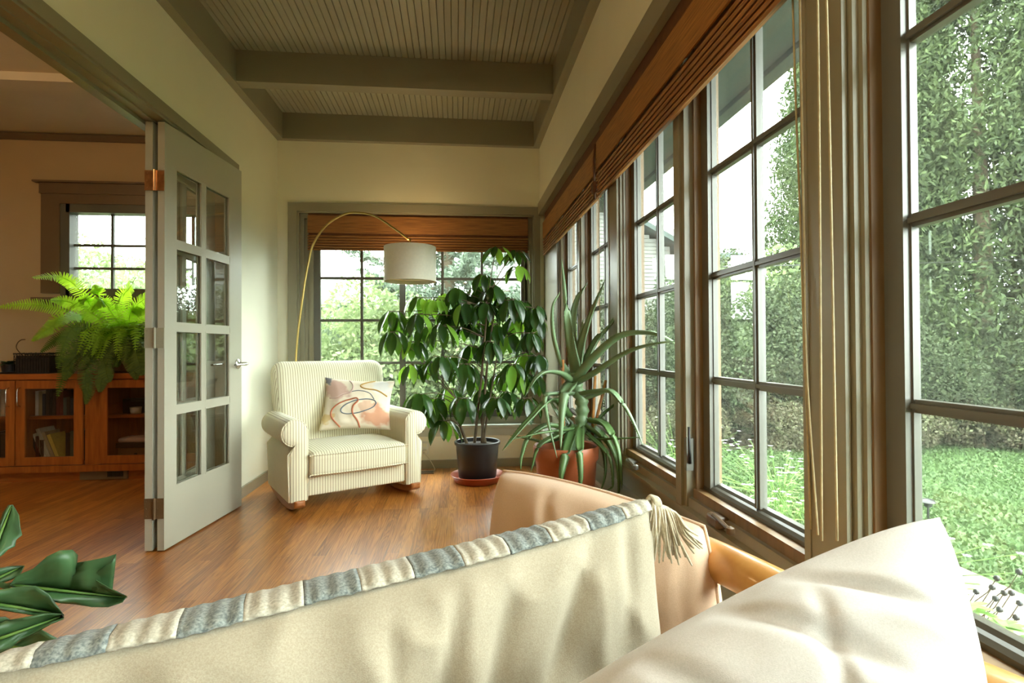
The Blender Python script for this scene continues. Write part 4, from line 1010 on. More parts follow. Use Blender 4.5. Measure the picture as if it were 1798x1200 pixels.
lobed([(-50, 1150), (-20, 1105), (10, 1090), (40, 1086), (80, 1078), (108, 1078), (112, 1088), (90, 1096), (60, 1112), (35, 1124), (20, 1138), (0, 1146), (-20, 1160)], ((-50, 1140), (105, 1084)), 0.66, 0.72, 0.012)
lobed([(20, 1138), (45, 1118), (70, 1106), (92, 1118), (120, 1130), (150, 1142), (168, 1156), (155, 1160), (130, 1158), (105, 1160), (85, 1165), (60, 1156), (35, 1145)], ((20, 1138), (166, 1156)), 0.72, 0.75, 0.012)
lobed([(-20, 970), (-5, 930), (5, 900), (14, 887), (24, 888), (32, 905), (34, 925), (38, 940), (28, 948), (26, 960), (15, 965), (5, 975), (-10, 985)], ((-15, 978), (20, 890)), 0.84, 0.88, 0.012)
lobed([(-30, 1020), (-10, 1000), (20, 994), (42, 994), (36, 1006), (22, 1018), (0, 1026), (-20, 1035)], ((-30, 1028), (40, 995)), 0.80, 0.84, 0.01)
lobed([(-40, 1110), (-10, 1085), (10, 1083), (22, 1092), (5, 1104), (-20, 1116)], ((-40, 1110), (20, 1090)), 0.76, 0.78, 0.01)

# ================================================================= LIVING ROOM CABINET
CY = 4.47; CB = 4.88
cab = thing('bookcase_cabinet', (-3.0, CY, 0), 'long low honey-oak cabinet with glazed doors under the living room window', 'cabinet')
cx0, cx1 = -4.1, -1.90
MB().box(cx0-0.02, cx1+0.02, CY-0.03, CB, 0.775, 0.818, 0.004).build('cabinet_top', 'cabinet_wood', cab)
m = MB().box(cx0, cx1, CY, CB, 0.09, 0.125).box(cx0, cx1, CB-0.02, CB, 0.125, 0.775).box(cx0-0.01, cx1+0.01, CY-0.022, CY+0.02, 0.075, 0.125)
for x in (cx0+0.015, -3.80, -3.292, -2.80, -2.73, -2.27, cx1-0.015): m.box(x-0.012, x+0.012, CY+0.004, CB-0.02, 0.125, 0.775)
m.box(-2.815, -2.715, CY, CY+0.02, 0.125, 0.775)
m.build('carcass', 'cabinet_upright', cab)
MB().box(cx0+0.03, cx1-0.03, CY+0.03, CY+0.05, 0.0, 0.09).build('toe_kick', 'cabinet_wood', cab)
MB().box(cx0+0.03, -2.815, CY+0.10, CB-0.02, 0.463, 0.487).box(-2.715, cx1-0.03, CY+0.10, CB-0.02, 0.463, 0.487).build('shelf', 'cabinet_wood', cab)
def cdoor(a, b, hx):
    w_ = 0.062; z0, z1 = 0.130, 0.768
    f = MB().box(a, a+w_, CY-0.018, CY+0.0, z0, z1).box(b-w_, b, CY-0.018, CY, z0, z1).box(a+w_, b-w_, CY-0.018, CY, z0, z0+0.062).box(a+w_, b-w_, CY-0.018, CY, z1-0.062, z1)
    o = f.build('cabinet_door', 'cabinet_upright', cab)
    MB().box(a+w_-0.004, b-w_+0.004, CY-0.008, CY-0.005, z0+0.058, z1-0.058).build('glass', 'cabinet_glass', o)
    h = MB().tube(bez([(hx, CY-0.019, 0.575), (hx, CY-0.045, 0.590), (hx, CY-0.048, 0.645), (hx, CY-0.045, 0.70), (hx, CY-0.019, 0.715)], 6), 0.005, 8)
    h.build('door_handle', 'nickel', o, True)
cdoor(-3.79, -3.296, -3.335); cdoor(-3.288, -2.822, -3.258); cdoor(-2.708, -2.275, -2.31); cdoor(-2.265, -1.92, -2.235)
v = thing('floor_vent', (-2.72, CY+0.01, 0.0), 'brown register grille set in the cabinet base', 'vent')
MB().box(-2.86, -2.52, CY+0.012, CY+0.028, 0.006, 0.082).build('frame', 'brown_trim', v)
m = MB()
for i in range(12): m.box(-2.66+i*0.0095, -2.656+i*0.0095, CY+0.006, CY+0.0125, 0.025, 0.065)
m.build('grille', 'black', v)
# books
rb = random.Random(5)
bookcols = [lin(60, 48, 44), lin(104, 40, 36), lin(40, 56, 76), lin(196, 186, 160), lin(150, 60, 50), lin(36, 36, 40), lin(170, 150, 110), lin(80, 96, 88), lin(220, 210, 190), lin(120, 90, 110), lin(214, 186, 90)]
names = ['dark brown', 'dark red', 'navy', 'cream', 'brick red', 'black', 'tan', 'grey green', 'white', 'mauve', 'yellow']
for i, c_ in enumerate(bookcols): plain('book_%d' % i, c_, 0.6, 0.1, 30)
plain('paper', lin(220, 210, 186), 0.8, 0.05)
cnt = {}
def book(x, z, w_, h, ci, lean=0.0, where='upper shelf', dp=0.16, lay=False):
    global cnt
    k = (ci, where); cnt[k] = cnt.get(k, 0)+1
    r = thing('book', (x, CY+0.14, z), '', 'book', 'books on the '+where, local=True); r.rotation_euler = (0, lean, 0)
    m = MB()
    m.box(0, w_, 0, 0.004, 0, h).box(0, 0.003, 0.004, dp, 0, h).box(w_-0.003, w_, 0.004, dp, 0, h)
    o = m.build('cover', 'book_%d' % ci, r); MB().box(0.003, w_-0.003, 0.004, dp-0.005, 0.003, h-0.004).build('pages', 'paper', r)
    return r, (ci, x, h, w_)
def label_row(items, shelf):
    prev = None
    order = ['first', 'second', 'third', 'fourth', 'fifth', 'sixth', 'seventh', 'eighth', 'ninth', 'tenth', 'eleventh', 'twelfth', 'thirteenth', 'fourteenth', 'fifteenth', 'sixteenth', 'seventeenth', 'eighteenth']
    for i, (r, (ci, x, h, w_)) in enumerate(items):
        r['label'] = '%s %s book, %s from the left on the %s' % ('tall' if h > 0.19 else 'short', names[ci], order[i], shelf)
def row(x, x1, z, n, hmin, hmax, shelf, cols):
    it = []
    wd = (x1-x)/n
    for i in range(n):
        w_ = min(wd*rb.uniform(0.75, 0.98), 0.05); it.append(book(x, z, w_, rb.uniform(hmin, hmax), rb.choice(cols), 0, shelf)); x += wd
    label_row(it, shelf)
row(-3.265, -2.86, 0.4875, 16, 0.13, 0.21, 'upper shelf of the middle bay', [0, 0, 1, 2, 3, 4, 5, 5, 6, 7, 9, 8])
row(-3.60, -3.33, 0.4875, 9, 0.17, 0.22, 'upper shelf of the left bay', [3, 7, 6, 8, 0, 2])
it = []
for i, (x, w_, h, ci, ln) in enumerate(((-3.262, .026, .20, 4, 0.0), (-3.232, .03, .17, 1, 0.0), (-3.235, .024, .25, 0, -0.36), (-3.205, .032, .23, 8, -0.36), (-3.168, .026, .27, 3, -0.36), (-3.135, .022, .24, 6, -0.36), (-3.105, .026, .22, 10, -0.36), (-3.045, .03, .22, 5, 0.0), (-3.012, .028, .235, 7, 0), (-2.98, .035, .22, 5, 0), (-2.942, .03, .24, 2, 0), (-2.908, .03, .215, 5, 0))):
    it.append(book(x, 0.127+(abs(math.sin(ln))*0.0), w_, h, ci, ln, 'lower shelf'))
label_row(it, 'lower shelf of the middle bay')
it = []
for i, (x, w_, h, ci) in enumerate(((-3.56, .04, .24, 5), (-3.51, .035, .22, 0), (-3.46, .04, .23, 5), (-3.41, .035, .2, 10), (-3.365, .035, .22, 7))):
    it.append(book(x, 0.127, w_, h, ci, 0, 'lower left'))
label_row(it, 'lower shelf of the left bay')
bx = thing('wooden_box', (-2.55, CY+0.20, 0.126), 'small wooden drawer box on the cabinet floor behind the right door', 'box')
MB().box(-2.655, -2.40, CY+0.12, CY+0.30, 0.126, 0.225, 0.004).build('drawer', 'box_wood', bx)
m = MB(); m.tube([(-2.515, CY+0.12, 0.175), (-2.515, CY+0.105, 0.175)], 0.010, 12); m.build('knob', 'black', bx)
m = MB().rbox(-2.655, -2.40, CY+0.12, CY+0.30, 0.263, 0.30, 0.015, 3); m2 = MB().box(-2.66, -2.38, CY+0.11, CY+0.31, 0.2255, 0.262)
tag(m2.build('storage_tray', 'black', None, origin=(-2.52, CY+0.2, 0.2255)), 'flat dark tray stacked on the small wooden drawer box', 'tray')
tag(m.build('folded_cloth', 'thread_rose', None, True, origin=(-2.52, CY+0.2, 0.263)), 'folded pinkish cloth lying on the dark tray', 'cloth')
m = MB().lathe([(0.0, 0), (0.035, 0), (0.042, 0.05), (0.038, 0.052), (0.034, 0.006), (0, 0.004)], (-2.54, CY+0.16, 0.488), 24, False)
tag(m.build('cup', 'white_plastic', None, True, origin=(-2.54, CY+0.16, 0.488)), 'small cream cup on the shelf behind the right cabinet door', 'cup')
m = MB().box(-2.66, -2.42, CY+0.2, CY+0.33, 0.488, 0.60)
tag(m.build('storage_basket', 'dark_basket', None, origin=(-2.54, CY+0.26, 0.488)), 'dark box behind the cream cup in the right cabinet', 'box')

# planter basket with succulent
pb = thing('planter_basket', (-3.20, CY+0.14, 0.818), 'dark open-work basket planter at the left end of the cabinet top', 'basket')
m = MB(); X0, X1, Y0_, Y1_ = -3.345, -3.095, CY+0.04, CY+0.22
m.box(X0+0.006, X1-0.006, Y0_+0.006, Y1_-0.006, 0.820, 0.930).build('liner', 'dark_basket', pb)
m = MB().box(X0, X1, Y0_, Y1_, 0.819, 0.83).box(X0-0.004, X1+0.004, Y0_-0.004, Y1_+0.004, 0.965, 0.975).box(X0, X1, Y0_, Y0_+0.006, 0.925, 0.932)
for i in range(14):
    x = X0+i*(X1-X0)/13; m.tube([(x, Y0_, 0.825), (x, Y0_, 0.97)], 0.0022, 5); m.tube([(x, Y1_, 0.825), (x, Y1_, 0.97)], 0.0022, 5)
for i in range(7):
    x = X0+0.018+i*(X1-X0)/7; m.tube([(x+0.014*math.cos(a), Y0_, 0.948+0.014*math.sin(a)) for a in [k*PI/5 for k in range(11)]], 0.002, 5)
m.build('wire_frame', 'black', pb)
su = thing('succulent', (-3.20, CY+0.13, 0.93), 'small green succulent growing in the dark basket planter', 'plant')
MB().box(X0+0.008, X1-0.008, Y0_+0.008, Y1_-0.008, 0.93, 0.955).build('soil', 'soil', su)
m = MB()
for i in range(9):
    c0 = Vector((-3.30+0.022*i+rp.uniform(-.01, .01), CY+0.13+rp.uniform(-.05, .05), 0.958))
    for k in range(9):
        a = k*0.7; leaf(m, c0, (math.cos(a), math.sin(a), 0.6+rp.random()*.5), (0, 0, 1), 0.035, 0.016, 0.2, 0.3, 4, cols=1)
m.build('foliage', 'philodendron_leaf', su, True)
MB().tube(bez([(-3.34, CY+0.12, 0.95), (-3.37, CY+0.1, 1.01), (-3.365, CY+0.1, 1.05), (-3.34, CY+0.1, 1.075), (-3.31, CY+0.1, 1.08)], 6), 0.004, 6).build('branch', 'bark', su, True)
sp = thing('small_potted_plant', (-3.44, CY+0.12, 0.818), 'tiny plant on a dark saucer at the far left of the cabinet top', 'plant')
MB().lathe([(0, 0), (0.075, 0), (0.085, 0.012), (0, 0.012)], (-3.44, CY+0.12, 0.818), 24, False).lathe([(0, 0.012), (0.04, 0.012), (0.05, 0.07), (0, 0.068)], (-3.44, CY+0.12, 0.818), 20, False).build('pot', 'black_plastic', sp, ang=40)
m = MB()
for k in range(22):
    a = k*2.4; leaf(m, (-3.44, CY+0.12, 0.885), (math.cos(a), math.sin(a), 0.5+0.05*k), (0, 0, 1), 0.09, 0.035, 1.0, 0.2, 5, cols=1)
m.build('foliage', 'philodendron_leaf', sp, True)

# fern
fx, fy = -2.60, CY+0.20
fp = MB().lathe([(0, 0), (0.10, 0), (0.115, 0.01), (0.15, 0.20), (0.157, 0.205), (0.157, 0.225), (0.14, 0.222), (0.135, 0.19), (0, 0.185)], (fx, fy, 0.8185), 32, False)
tag(fp.build('fern_pot', 'box_wood', None, origin=(fx, fy, 0.8185), ang=40), 'brown pot under the big fern on the cabinet top', 'plant pot')
fern = thing('boston_fern', (fx, fy, 1.0), 'big bright green fern with arching fronds on the honey-oak cabinet', 'plant')
rf = random.Random(11)
def frond(m, P, wmax, n=34, face=False):
    c_ = bez(P, 10); L = len(c_)-1; m.tube(c_[::2]+[c_[-1]], 0.0018, 4)
    for i in range(n):
        t = 0.06+0.93*i/n; k = min(L-1, int(t*L)); p = c_[k].lerp(c_[k+1], t*L-k); tg = (c_[k+1]-c_[k]).normalized()
        up3 = Vector((0, 0, 1)) if abs(tg.z) < 0.85 else Vector((0, -1, 0.2))
        if face: up3 = Vector((0.35, -1, 0.35))
        up3 = (up3-tg*up3.dot(tg)).normalized(); sd = tg.cross(up3)
        wl_ = wmax*math.sin(PI*min(1, t*0.82+0.17))**0.7
        for sg in (-1, 1):
            dr_ = (sd*sg+tg*0.28-up3*rf.uniform(0.0, 0.25)).normalized(); w_ = 0.014
            a, b = p-tg*w_*0.5, p+tg*w_*0.5; e = p+dr_*wl_
            m.add([a, b, e+tg*w_*0.25, e-tg*w_*0.12], [(0, 1, 2, 3)])
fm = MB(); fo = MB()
O = Vector((fx, fy, 1.03))
pts_main = [[(180, 590), (150, 590), (125, 640), (112, 668)], [(195, 590), (165, 600), (158, 670), (150, 712)], [(200, 590), (182, 610), (186, 650), (192, 672)], [(210, 590), (222, 610), (232, 640), (240, 668)], [(190, 585), (160, 560), (128, 556), (96, 575)], [(195, 575), (182, 540), (172, 515), (165, 500)], [(205, 575), (228, 552), (250, 545), (275, 550)], [(190, 580), (158, 548), (118, 530), (88, 528)],[(185, 585), (130, 552), (60, 535), (-8, 540)], [(185, 575), (150, 520), (110, 488), (55, 488)], [(190, 570), (165, 545), (150, 525), (125, 540)], [(200, 570), (190, 540), (176, 530), (160, 545)],
            [(205, 570), (215, 530), (228, 505), (238, 488)], [(210, 575), (235, 545), (262, 520), (285, 500)], [(200, 575), (205, 545), (208, 530), (215, 515)], [(190, 585), (150, 580), (110, 590), (70, 620)],
            [(190, 585), (140, 575), (115, 600), (100, 650)], [(180, 590), (150, 600), (118, 640), (100, 700)], [(195, 590), (170, 610), (150, 660), (155, 700)], [(215, 585), (235, 610), (245, 640), (250, 660)], [(210, 580), (245, 570), (275, 600), (290, 640)], [(220, 570), (255, 550), (290, 560), (310, 600)], [(200, 590), (190, 620), (180, 660), (175, 690)], [(185, 585), (120, 560), (90, 575), (55, 600)]]
for k, q in enumerate(pts_main):
    dd = [4.38, 4.34-0.03*(k % 4), 4.28-0.05*(k % 3), 4.22-0.04*(k % 5)]
    if q[-1][1] > 640: dd = [4.38, 4.16, 4.08, 4.06]
    P = [at(x, y, d) for (x, y), d in zip(q, dd)]; P = [O]+P[1:]
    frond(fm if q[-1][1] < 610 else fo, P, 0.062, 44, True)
for k in range(120):
    a = rf.random()*2*PI; el = rf.uniform(-0.2, 1.3); L = rf.uniform(0.28, 0.5); h = Vector((math.cos(a), math.sin(a)*0.8, 0))
    if h.y > 0.1: L *= 0.45
    p1 = O+h*L*0.35*math.cos(el)+Vector((0, 0, L*0.42*math.sin(max(el, 0.2)))); p2 = O+h*L*0.75+Vector((0, 0, L*0.38*el-0.04)); p3 = O+h*L+Vector((0, 0, L*0.25*el-0.18))
    for p in (p1, p2, p3):
        p.y = min(p.y, 4.85)
        if p.y > CY-0.10: p.z = max(p.z, 0.86)
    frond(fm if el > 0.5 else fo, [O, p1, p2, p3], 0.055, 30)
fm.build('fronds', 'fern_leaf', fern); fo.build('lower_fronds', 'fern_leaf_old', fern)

# ================================================================= SMALL THINGS ON THE BACK WALL
ot = thing('wall_outlet', (-0.27, YB-0.001, 0.15), 'cream double outlet low on the wall between the armchair and black pot', 'outlet')
MB().rbox(-0.300, -0.235, YB-0.008, YB, 0.115, 0.225, 0.003, 2).build('cover_plate', 'white_plastic', ot)
m = MB()
for z in (0.145, 0.192): m.rbox(-0.284, -0.251, YB-0.011, YB-0.007, z-0.014, z+0.014, 0.0018, 2)
m.build('socket', 'wall_paint', ot)
tag(MB().rbox(-0.283, -0.252, YB-0.045, YB-0.012, 0.130, 0.160, 0.006, 2).tube(bez([(-0.268, YB-0.045, 0.142), (-0.26, YB-0.07, 0.13), (-0.225, YB-0.08, 0.09), (-0.19, YB-0.09, 0.03), (-0.183, YB-0.10, 0.006), (-0.22, YB-0.12, 0.005), (-0.35, YB-0.10, 0.005), (-0.62, YB-0.06, 0.005)], 8), 0.003, 6).build('power_cord', 'white_cord', None, True, origin=(-0.268, YB-0.05, 0.0)), 'white plug and cord running down from the outlet beside the armchair', 'cord')
fv = thing('floor_register', (-0.24, 4.42, 0), 'small brown metal floor register beside the armchair base', 'vent')
MB().box(-0.40, -0.185, 4.38, 4.47, 0.0, 0.006).build('frame', 'vent_metal', fv)
m = MB()
for i in range(13): m.box(-0.392+i*0.0155, -0.382+i*0.0155, 4.388, 4.462, 0.0055, 0.0075)
m.build('slots', 'black', fv)

# ================================================================= OUTSIDE
GZ = -0.45
rg = np.random.default_rng(3)
def cards(name, C_, size, mat, parent=None, elong=2.0, down=0.3, origin=None, jitter=0.35):
    """many small leaf blades, one mesh"""
    n = len(C_); d = rg.normal(size=(n, 3)); d[:, 2] -= down*1.5; d /= np.linalg.norm(d, axis=1)[:, None]
    q = rg.normal(size=(n, 3)); sd = np.cross(d, q); sd /= np.linalg.norm(sd, axis=1)[:, None]
    s = size*(1+jitter*rg.uniform(-1, 1, n))[:, None]
    v = np.stack([C_-d*s*elong/2, C_-sd*s/2, C_+d*s*elong/2, C_+sd*s/2], 1).reshape(-1, 3)
    off = np.array(ORG.get(parent.name, Vector((0, 0, 0))) if parent else (origin or (0, 0, 0))); v = v-off
    me = bpy.data.meshes.new(name); me.vertices.add(4*n); me.vertices.foreach_set('co', v.ravel())
    me.loops.add(4*n); me.loops.foreach_set('vertex_index', np.arange(4*n, dtype=np.int32)); me.polygons.add(n)
    me.polygons.foreach_set('loop_start', np.arange(0, 4*n, 4, dtype=np.int32)); me.polygons.foreach_set('loop_total', np.full(n, 4, dtype=np.int32))
    me.update(calc_edges=True); me.materials.append(MATS[mat]); o = bpy.data.objects.new(name, me); COL.objects.link(o)
    if parent: o.parent = parent
    else: o.location = tuple(off)
    return o
def blob(n, cx, cy, cz, rx, ry, rz, lumps=14, inner=0.25, lump_r=0.38):
    L = rg.normal(size=(lumps, 3)); L /= np.linalg.norm(L, axis=1)[:, None]; L *= (0.55+0.35*rg.random(lumps))[:, None]
    k = rg.integers(0, lumps, n); p = rg.normal(size=(n, 3)); p /= np.linalg.norm(p, axis=1)[:, None]
    p *= (lump_r*(1-inner*rg.random(n)**2))[:, None]; q = L[k]+p
    return q*np.array([rx, ry, rz])+np.array([cx, cy, cz])
def cone(n, h, r, lumps=40, base=0.3, top_pow=0.8):
    """column tree: clumps hung on a tapering body"""
    z = rg.random(lumps)*(h-base)+base; a = rg.random(lumps)*2*PI; rr_ = r*(1-(z-base)/(h-base))**top_pow*0.8
    c = np.stack([rr_*np.cos(a), rr_*np.sin(a), z], 1); k = rg.integers(0, lumps, n); p = rg.normal(size=(n, 3)); p /= np.linalg.norm(p, axis=1)[:, None]
    sc_ = (0.16+0.5*(1-(z[k]-base)/(h-base)))*r*0.62; p *= (sc_*(1-0.25*rg.random(n)))[:, None]; p[:, 2] *= 1.25
    return c[k]+p
gnd = MB().box(-40, 60, -20, 70, GZ-0.2, GZ)
tag(gnd.build('ground', 'earth', None), kind='structure')
lw_ = MB(); lw_.add([(3.2, -6, GZ+0.01), (14, -6, GZ+0.01), (14, 7.0, GZ+0.01), (3.2, 7.0, GZ+0.01), (1.3, 3.95, GZ+0.01), (3.2, 3.95, GZ+0.01), (1.3, 7.0, GZ+0.01)], [(0, 1, 2, 3), (4, 5, 3, 6)]); tag(lw_.build('lawn', 'grass_leaf', None), kind='structure')
n = 130000
X_ = 1.4+rg.random(n)**1.1*8.5; Y_ = rg.uniform(-1.5, 7.1, n); keep = (X_ > Y_*0.25) & (X_ < 3+Y_*1.35+3.5) & ((X_ > 3.2) | (Y_ > 3.95))
P = np.stack([X_, Y_, GZ+0.02+0.04*rg.random(n)], 1)[keep]
tag(cards('lawn_grass', P, 0.024, 'grass_leaf', None, 1.7, -0.8, (4, 3, GZ)), 'short bright green clover lawn outside the right-hand windows', 'grass', None, 'stuff')
tag(MB().box(1.75, 3.2, -6, 3.95, GZ, GZ+0.03).build('path', 'path_concrete', None), kind='structure')

def tree(name, label, cat, loc, build, group, rz=0.0):
    r = thing(name, loc, label, cat, group, rz, local=True); build(r); return r
def tall_cedar(r):
    MB().tube([(0, 0, 0), (0.05, 0, 3), (0, 0.05, 7)], [0.16, 0.12, 0.04], 8).build('trunk', 'bark', r, True)
    cards('foliage', cone(110000, 10.5, 1.75, 260, 0.25, 0.55), 0.033, 'cedar_leaf', r, 3.0, 0.5)
def shrub(r):
    MB().tube([(0, 0, 0), (0.02, 0, 0.9)], [0.05, 0.02], 6).build('stem', 'bark', r, True)
    cards('foliage', blob(42000, 0, 0, 1.15, 1.25, 1.1, 1.2, 40, 0.3, 0.40), 0.03, 'shrub_leaf', r, 1.6, 0.2)
def pale_shrub(r):
    MB().tube([(0, 0, 0), (0.02, 0, 0.9)], [0.05, 0.02], 6).build('stem', 'bark', r, True)
    cards('foliage', blob(22000, 0, 0, 1.2, 1.2, 1.1, 1.25, 30, 0.35, 0.42), 0.045, 'pale_shrub_leaf', r, 1.7, 0.2)
def low_plant(r):
    MB().tube([(0, 0, 0), (0.02, 0, 0.3)], [0.02, 0.01], 6).build('stem', 'bark', r, True)
    cards('foliage', blob(11000, 0, 0, 0.30, 0.66, 0.5, 0.34, 26, 0.5, 0.45), 0.024, 'autumn_leaf', r, 1.8, 0.0)
def spruce(r):
    MB().tube([(0, 0, 0), (0.0, 0, 4), (0, 0, 8)], [0.16, 0.10, 0.03], 8).build('trunk', 'bark', r, True)
    pts = []; br = MB(); rs_ = random.Random(9)
    for i in range(70):
        z = 0.5+i/70*7.2; a = i*2.4; Lb = 2.3*(1-z/8.6)**0.8+0.15; tip = Vector((math.cos(a)*Lb, math.sin(a)*Lb, z-0.10*Lb+0.25*math.sin(Lb)))
        c_ = bez([(0, 0, z), (math.cos(a)*Lb*.5, math.sin(a)*Lb*.5, z-0.12*Lb), tip], 5); br.tube(c_, [0.02*(1-j/len(c_))+0.004 for j in range(len(c_))], 5)
        for t in np.linspace(0.15, 1, int(16*Lb)+4):
            p = c_[min(len(c_)-1, int(t*(len(c_)-1)))]; w_ = 0.34*(1-t*0.7)
            sdv = Vector((-math.sin(a), math.cos(a), 0))
            for _ in range(26):
                u = rs_.uniform(-1, 1); pts.append(p+sdv*w_*u+Vector((rs_.gauss(0, .05), rs_.gauss(0, .05), rs_.gauss(0, .035)-0.10*abs(u))))
    br.build('branches', 'bark', r, True)
    cards('needles', np.array([tuple(p) for p in pts]), 0.035, 'spruce_leaf', r, 3.2, 0.2)
cedar0 = tree('cedar_tree', 'tall feathery cedar directly behind the lawn, tallest seen through the nearest window', 'tree', (8.3, 7.9, GZ), tall_cedar, 'cedars behind the lawn')
for i, (x, y, s_, lb) in enumerate(((7.0, 8.8, 1.0, 'tall feathery cedar seen through the glass left of the wide post'), (10.4, 7.6, 1.05, 'cedar behind the lawn at the right edge of the nearest window'), (9.3, 5.2, 1.0, 'cedar standing forward of the row, at the right-hand side of the lawn'), (8.7, 11.0, 1.1, 'cedar standing behind the front row, above the shrubs'), (12.6, 9.0, 1.0, 'cedar in the back row, behind the tallest one'))):
    dup(cedar0, (x, y, GZ), i*1.3+0.4, (s_, s_, s_), lb)
shrub0 = tree('garden_shrub', 'dense dark shrub at the lawn edge, left of the nearest cedar', 'shrub', (5.3, 7.9, GZ), shrub, 'shrubs at the far edge of the lawn')
for i, (x, y, s_, lb) in enumerate(((3.7, 8.2, 1.05, 'dense green shrub below the neighbouring house'), (6.8, 7.5, .85, 'rounded dark shrub in front of the cedar row'), (2.6, 8.9, 1.0, 'green shrub seen through the farther pair of windows'), (4.6, 9.6, 1.25, 'taller green shrub behind the front row of shrubs'), (1.7, 9.4, 0.95, 'shrub at the left end of the row, beside the far corner post'), (8.0, 6.9, .8, 'low dark shrub below the tallest cedar'))):
    dup(shrub0, (x, y, GZ), i*1.7+0.3, (s_, s_, s_), lb)
pale0 = tree('pale_shrub', 'yellow-green shrub below the back window at the left', 'shrub', (-1.3, 8.3, GZ), pale_shrub, 'pale shrubs')
for i, (x, y, s_, lb) in enumerate(((5.2, 9.0, 1.25, 'pale yellow-green bush rising beside the neighbouring roof edge'), (0.7, 7.9, .85, 'pale green bush behind the umbrella plant at the right of the back window'), (-6.4, 12.5, 1.35, 'bright yellow-green bush outside the living room window'), (-8.6, 13.5, 1.6, 'tall pale bush at the left of the living room window'))):
    dup(pale0, (x, y, GZ), i*2.1+0.5, (s_, s_, s_), lb)
dup(pale0, (0.1, 9.0, GZ), 2.2, (.9, .9, .85), 'light green bush behind the back window, centre')
dup(pale0, (-2.6, 10.2, GZ), 1.2, (1.2, 1.1, .9), 'light green bush behind the back window, far left')
dup(pale0, (-4.9, 12.2, GZ), 3.2, (.8, .8, .7), 'green bush low in the living room window')
tree('spruce_tree', 'bluish spruce with drooping boughs outside the back window', 'tree', (-0.15, 9.6, GZ), spruce, None)
lp0 = tree('border_plant', 'brownish perennial clump in the border at the edge of the nearest cedar', 'plant', (7.1, 6.75, GZ), low_plant, 'low clumps in the border')
for i, (x, y, lb) in enumerate(((5.9, 7.0, 'brownish perennial clump in the border, left of the wide post'), (8.2, 6.1, 'brownish perennial clump at the far right of the border'), (4.6, 7.15, 'brownish perennial clump in the border below the dark shrub'), (3.2, 7.3, 'brownish perennial clump under the neighbouring house'))):
    dup(lp0, (x, y, GZ), i*1.1, None, lb)
# flowers close to the window
def flowers(x, y, h, ns, label, nm='flowering_plant', pet='petal_white', spread=0.3):
    r = thing(nm, (x, y, GZ), label, 'flowers', 'white flowers below the windows'); st_ = MB(); pe = MB(); lv = MB(); q = random.Random(int(x*97+y*31))
    for i in range(ns):
        a = q.random()*6.3; rr_ = spread*q.random()**0.5; tp = Vector((x+rr_*math.cos(a)*1.6, y+rr_*math.sin(a)*2.2, GZ+h*q.uniform(0.6, 1.0)))
        st_.tube(bez([(x+rr_*.3*math.cos(a), y+rr_*.3*math.sin(a), GZ), (x+rr_*.6*math.cos(a), y+rr_*.8*math.sin(a), GZ+h*.5), tp], 4), 0.002, 4)
        for k in range(5):
            aa = k*1.257+a; leaf(pe, tp, (math.cos(aa), math.sin(aa), 0.25), (0, 0, 1), 0.022, 0.014, 0.3, 0.1, 3, cols=1)
        for k in range(4):
            t = q.random(); aa = q.random()*6.3; leaf(lv, Vector((x, y, GZ)).lerp(tp, t), (math.cos(aa), math.sin(aa), 0.4), (0, 0, 1), 0.07, 0.02, 0.7, 0.1, 4, cols=1)
    st_.build('stems', 'seedling_leaf', r); pe.build('petals', pet, r); lv.build('leaves', 'seedling_leaf', r)
flowers(2.0, 2.75, 0.55, 60, 'white flowers in front of the lawn left of the window muntin', spread=.45)
flowers(2.6, 4.2, 0.6, 70, 'white flowers farther out, below the shrubs', spread=.5)
flowers(1.75, 2.45, 0.35, 46, 'white flowers closest to the glass beside the wide post', spread=.35)
flowers(2.2, 5.3, 0.75, 40, 'white flowers seen through the window behind the aloe', spread=.4)
sd_ = thing('seed_heads', (1.22, 0.55, GZ), 'dry stems with dark seed heads over the garden path', 'plant'); m = MB(); hd = MB(); lv = MB()
for (px, py) in ((1690, 1050), (1714, 1040), (1742, 1032), (1748, 1052), (1763, 1042), (1776, 1042), (1750, 1016), (1755, 1071), (1784, 1085), (1789, 1005), (1790, 1060), (1720, 1085)):
    p = onx(px, py, 1.28+0.1*rp.random()); m.tube(bez([(1.22, 0.62, GZ), (p.x-0.02, p.y+0.05, p.z-0.25), p], 5), 0.0014, 4); hd.lathe([(0, -0.008), (0.007, -0.003), (0.006, 0.005), (0, 0.008)], p, 8, False)
for (px, py) in ((1705, 1065), (1712, 1075), (1756, 1098), (1770, 1105), (1740, 1120), (1785, 1125)):
    p = onx(px, py, 1.25)
    for k in range(5): leaf(lv, p, (math.cos(k*1.3), math.sin(k*1.3), 0.5), (0, 0, 1), 0.05, 0.02, 0.6, 0.1, 4, cols=1)
m.build('stems', 'bark', sd_); hd.build('heads', 'black', sd_, True); lv.build('leaves', 'seedling_leaf', sd_)
# path light
def ong(px, py, z): d = at(px, py, 1)-EYE; return EYE+d*((z-CH)/d.z)
g = ong(1630, 925, GZ)
pl2 = thing('path_light', g, 'small black garden light on the lawn above the white cushion', 'garden light')
MB().tube([g, g+Vector((0, 0, 0.16))], 0.008, 8).build('stake', 'black', pl2); MB().lathe([(0.0, 0.16), (0.028, 0.16), (0.030, 0.19), (0.055, 0.195), (0.04, 0.215), (0.0, 0.225)], g, 20, False).build('lantern', 'black', pl2, ang=40)
tag(MB().tube([(30, 9.0, 3.4), (6.0, 6.4, 2.05), (3, 5.9, 1.9)], 0.006, 5).build('utility_wire', 'black', None), 'thin wire crossing in front of the cedars', 'wire')
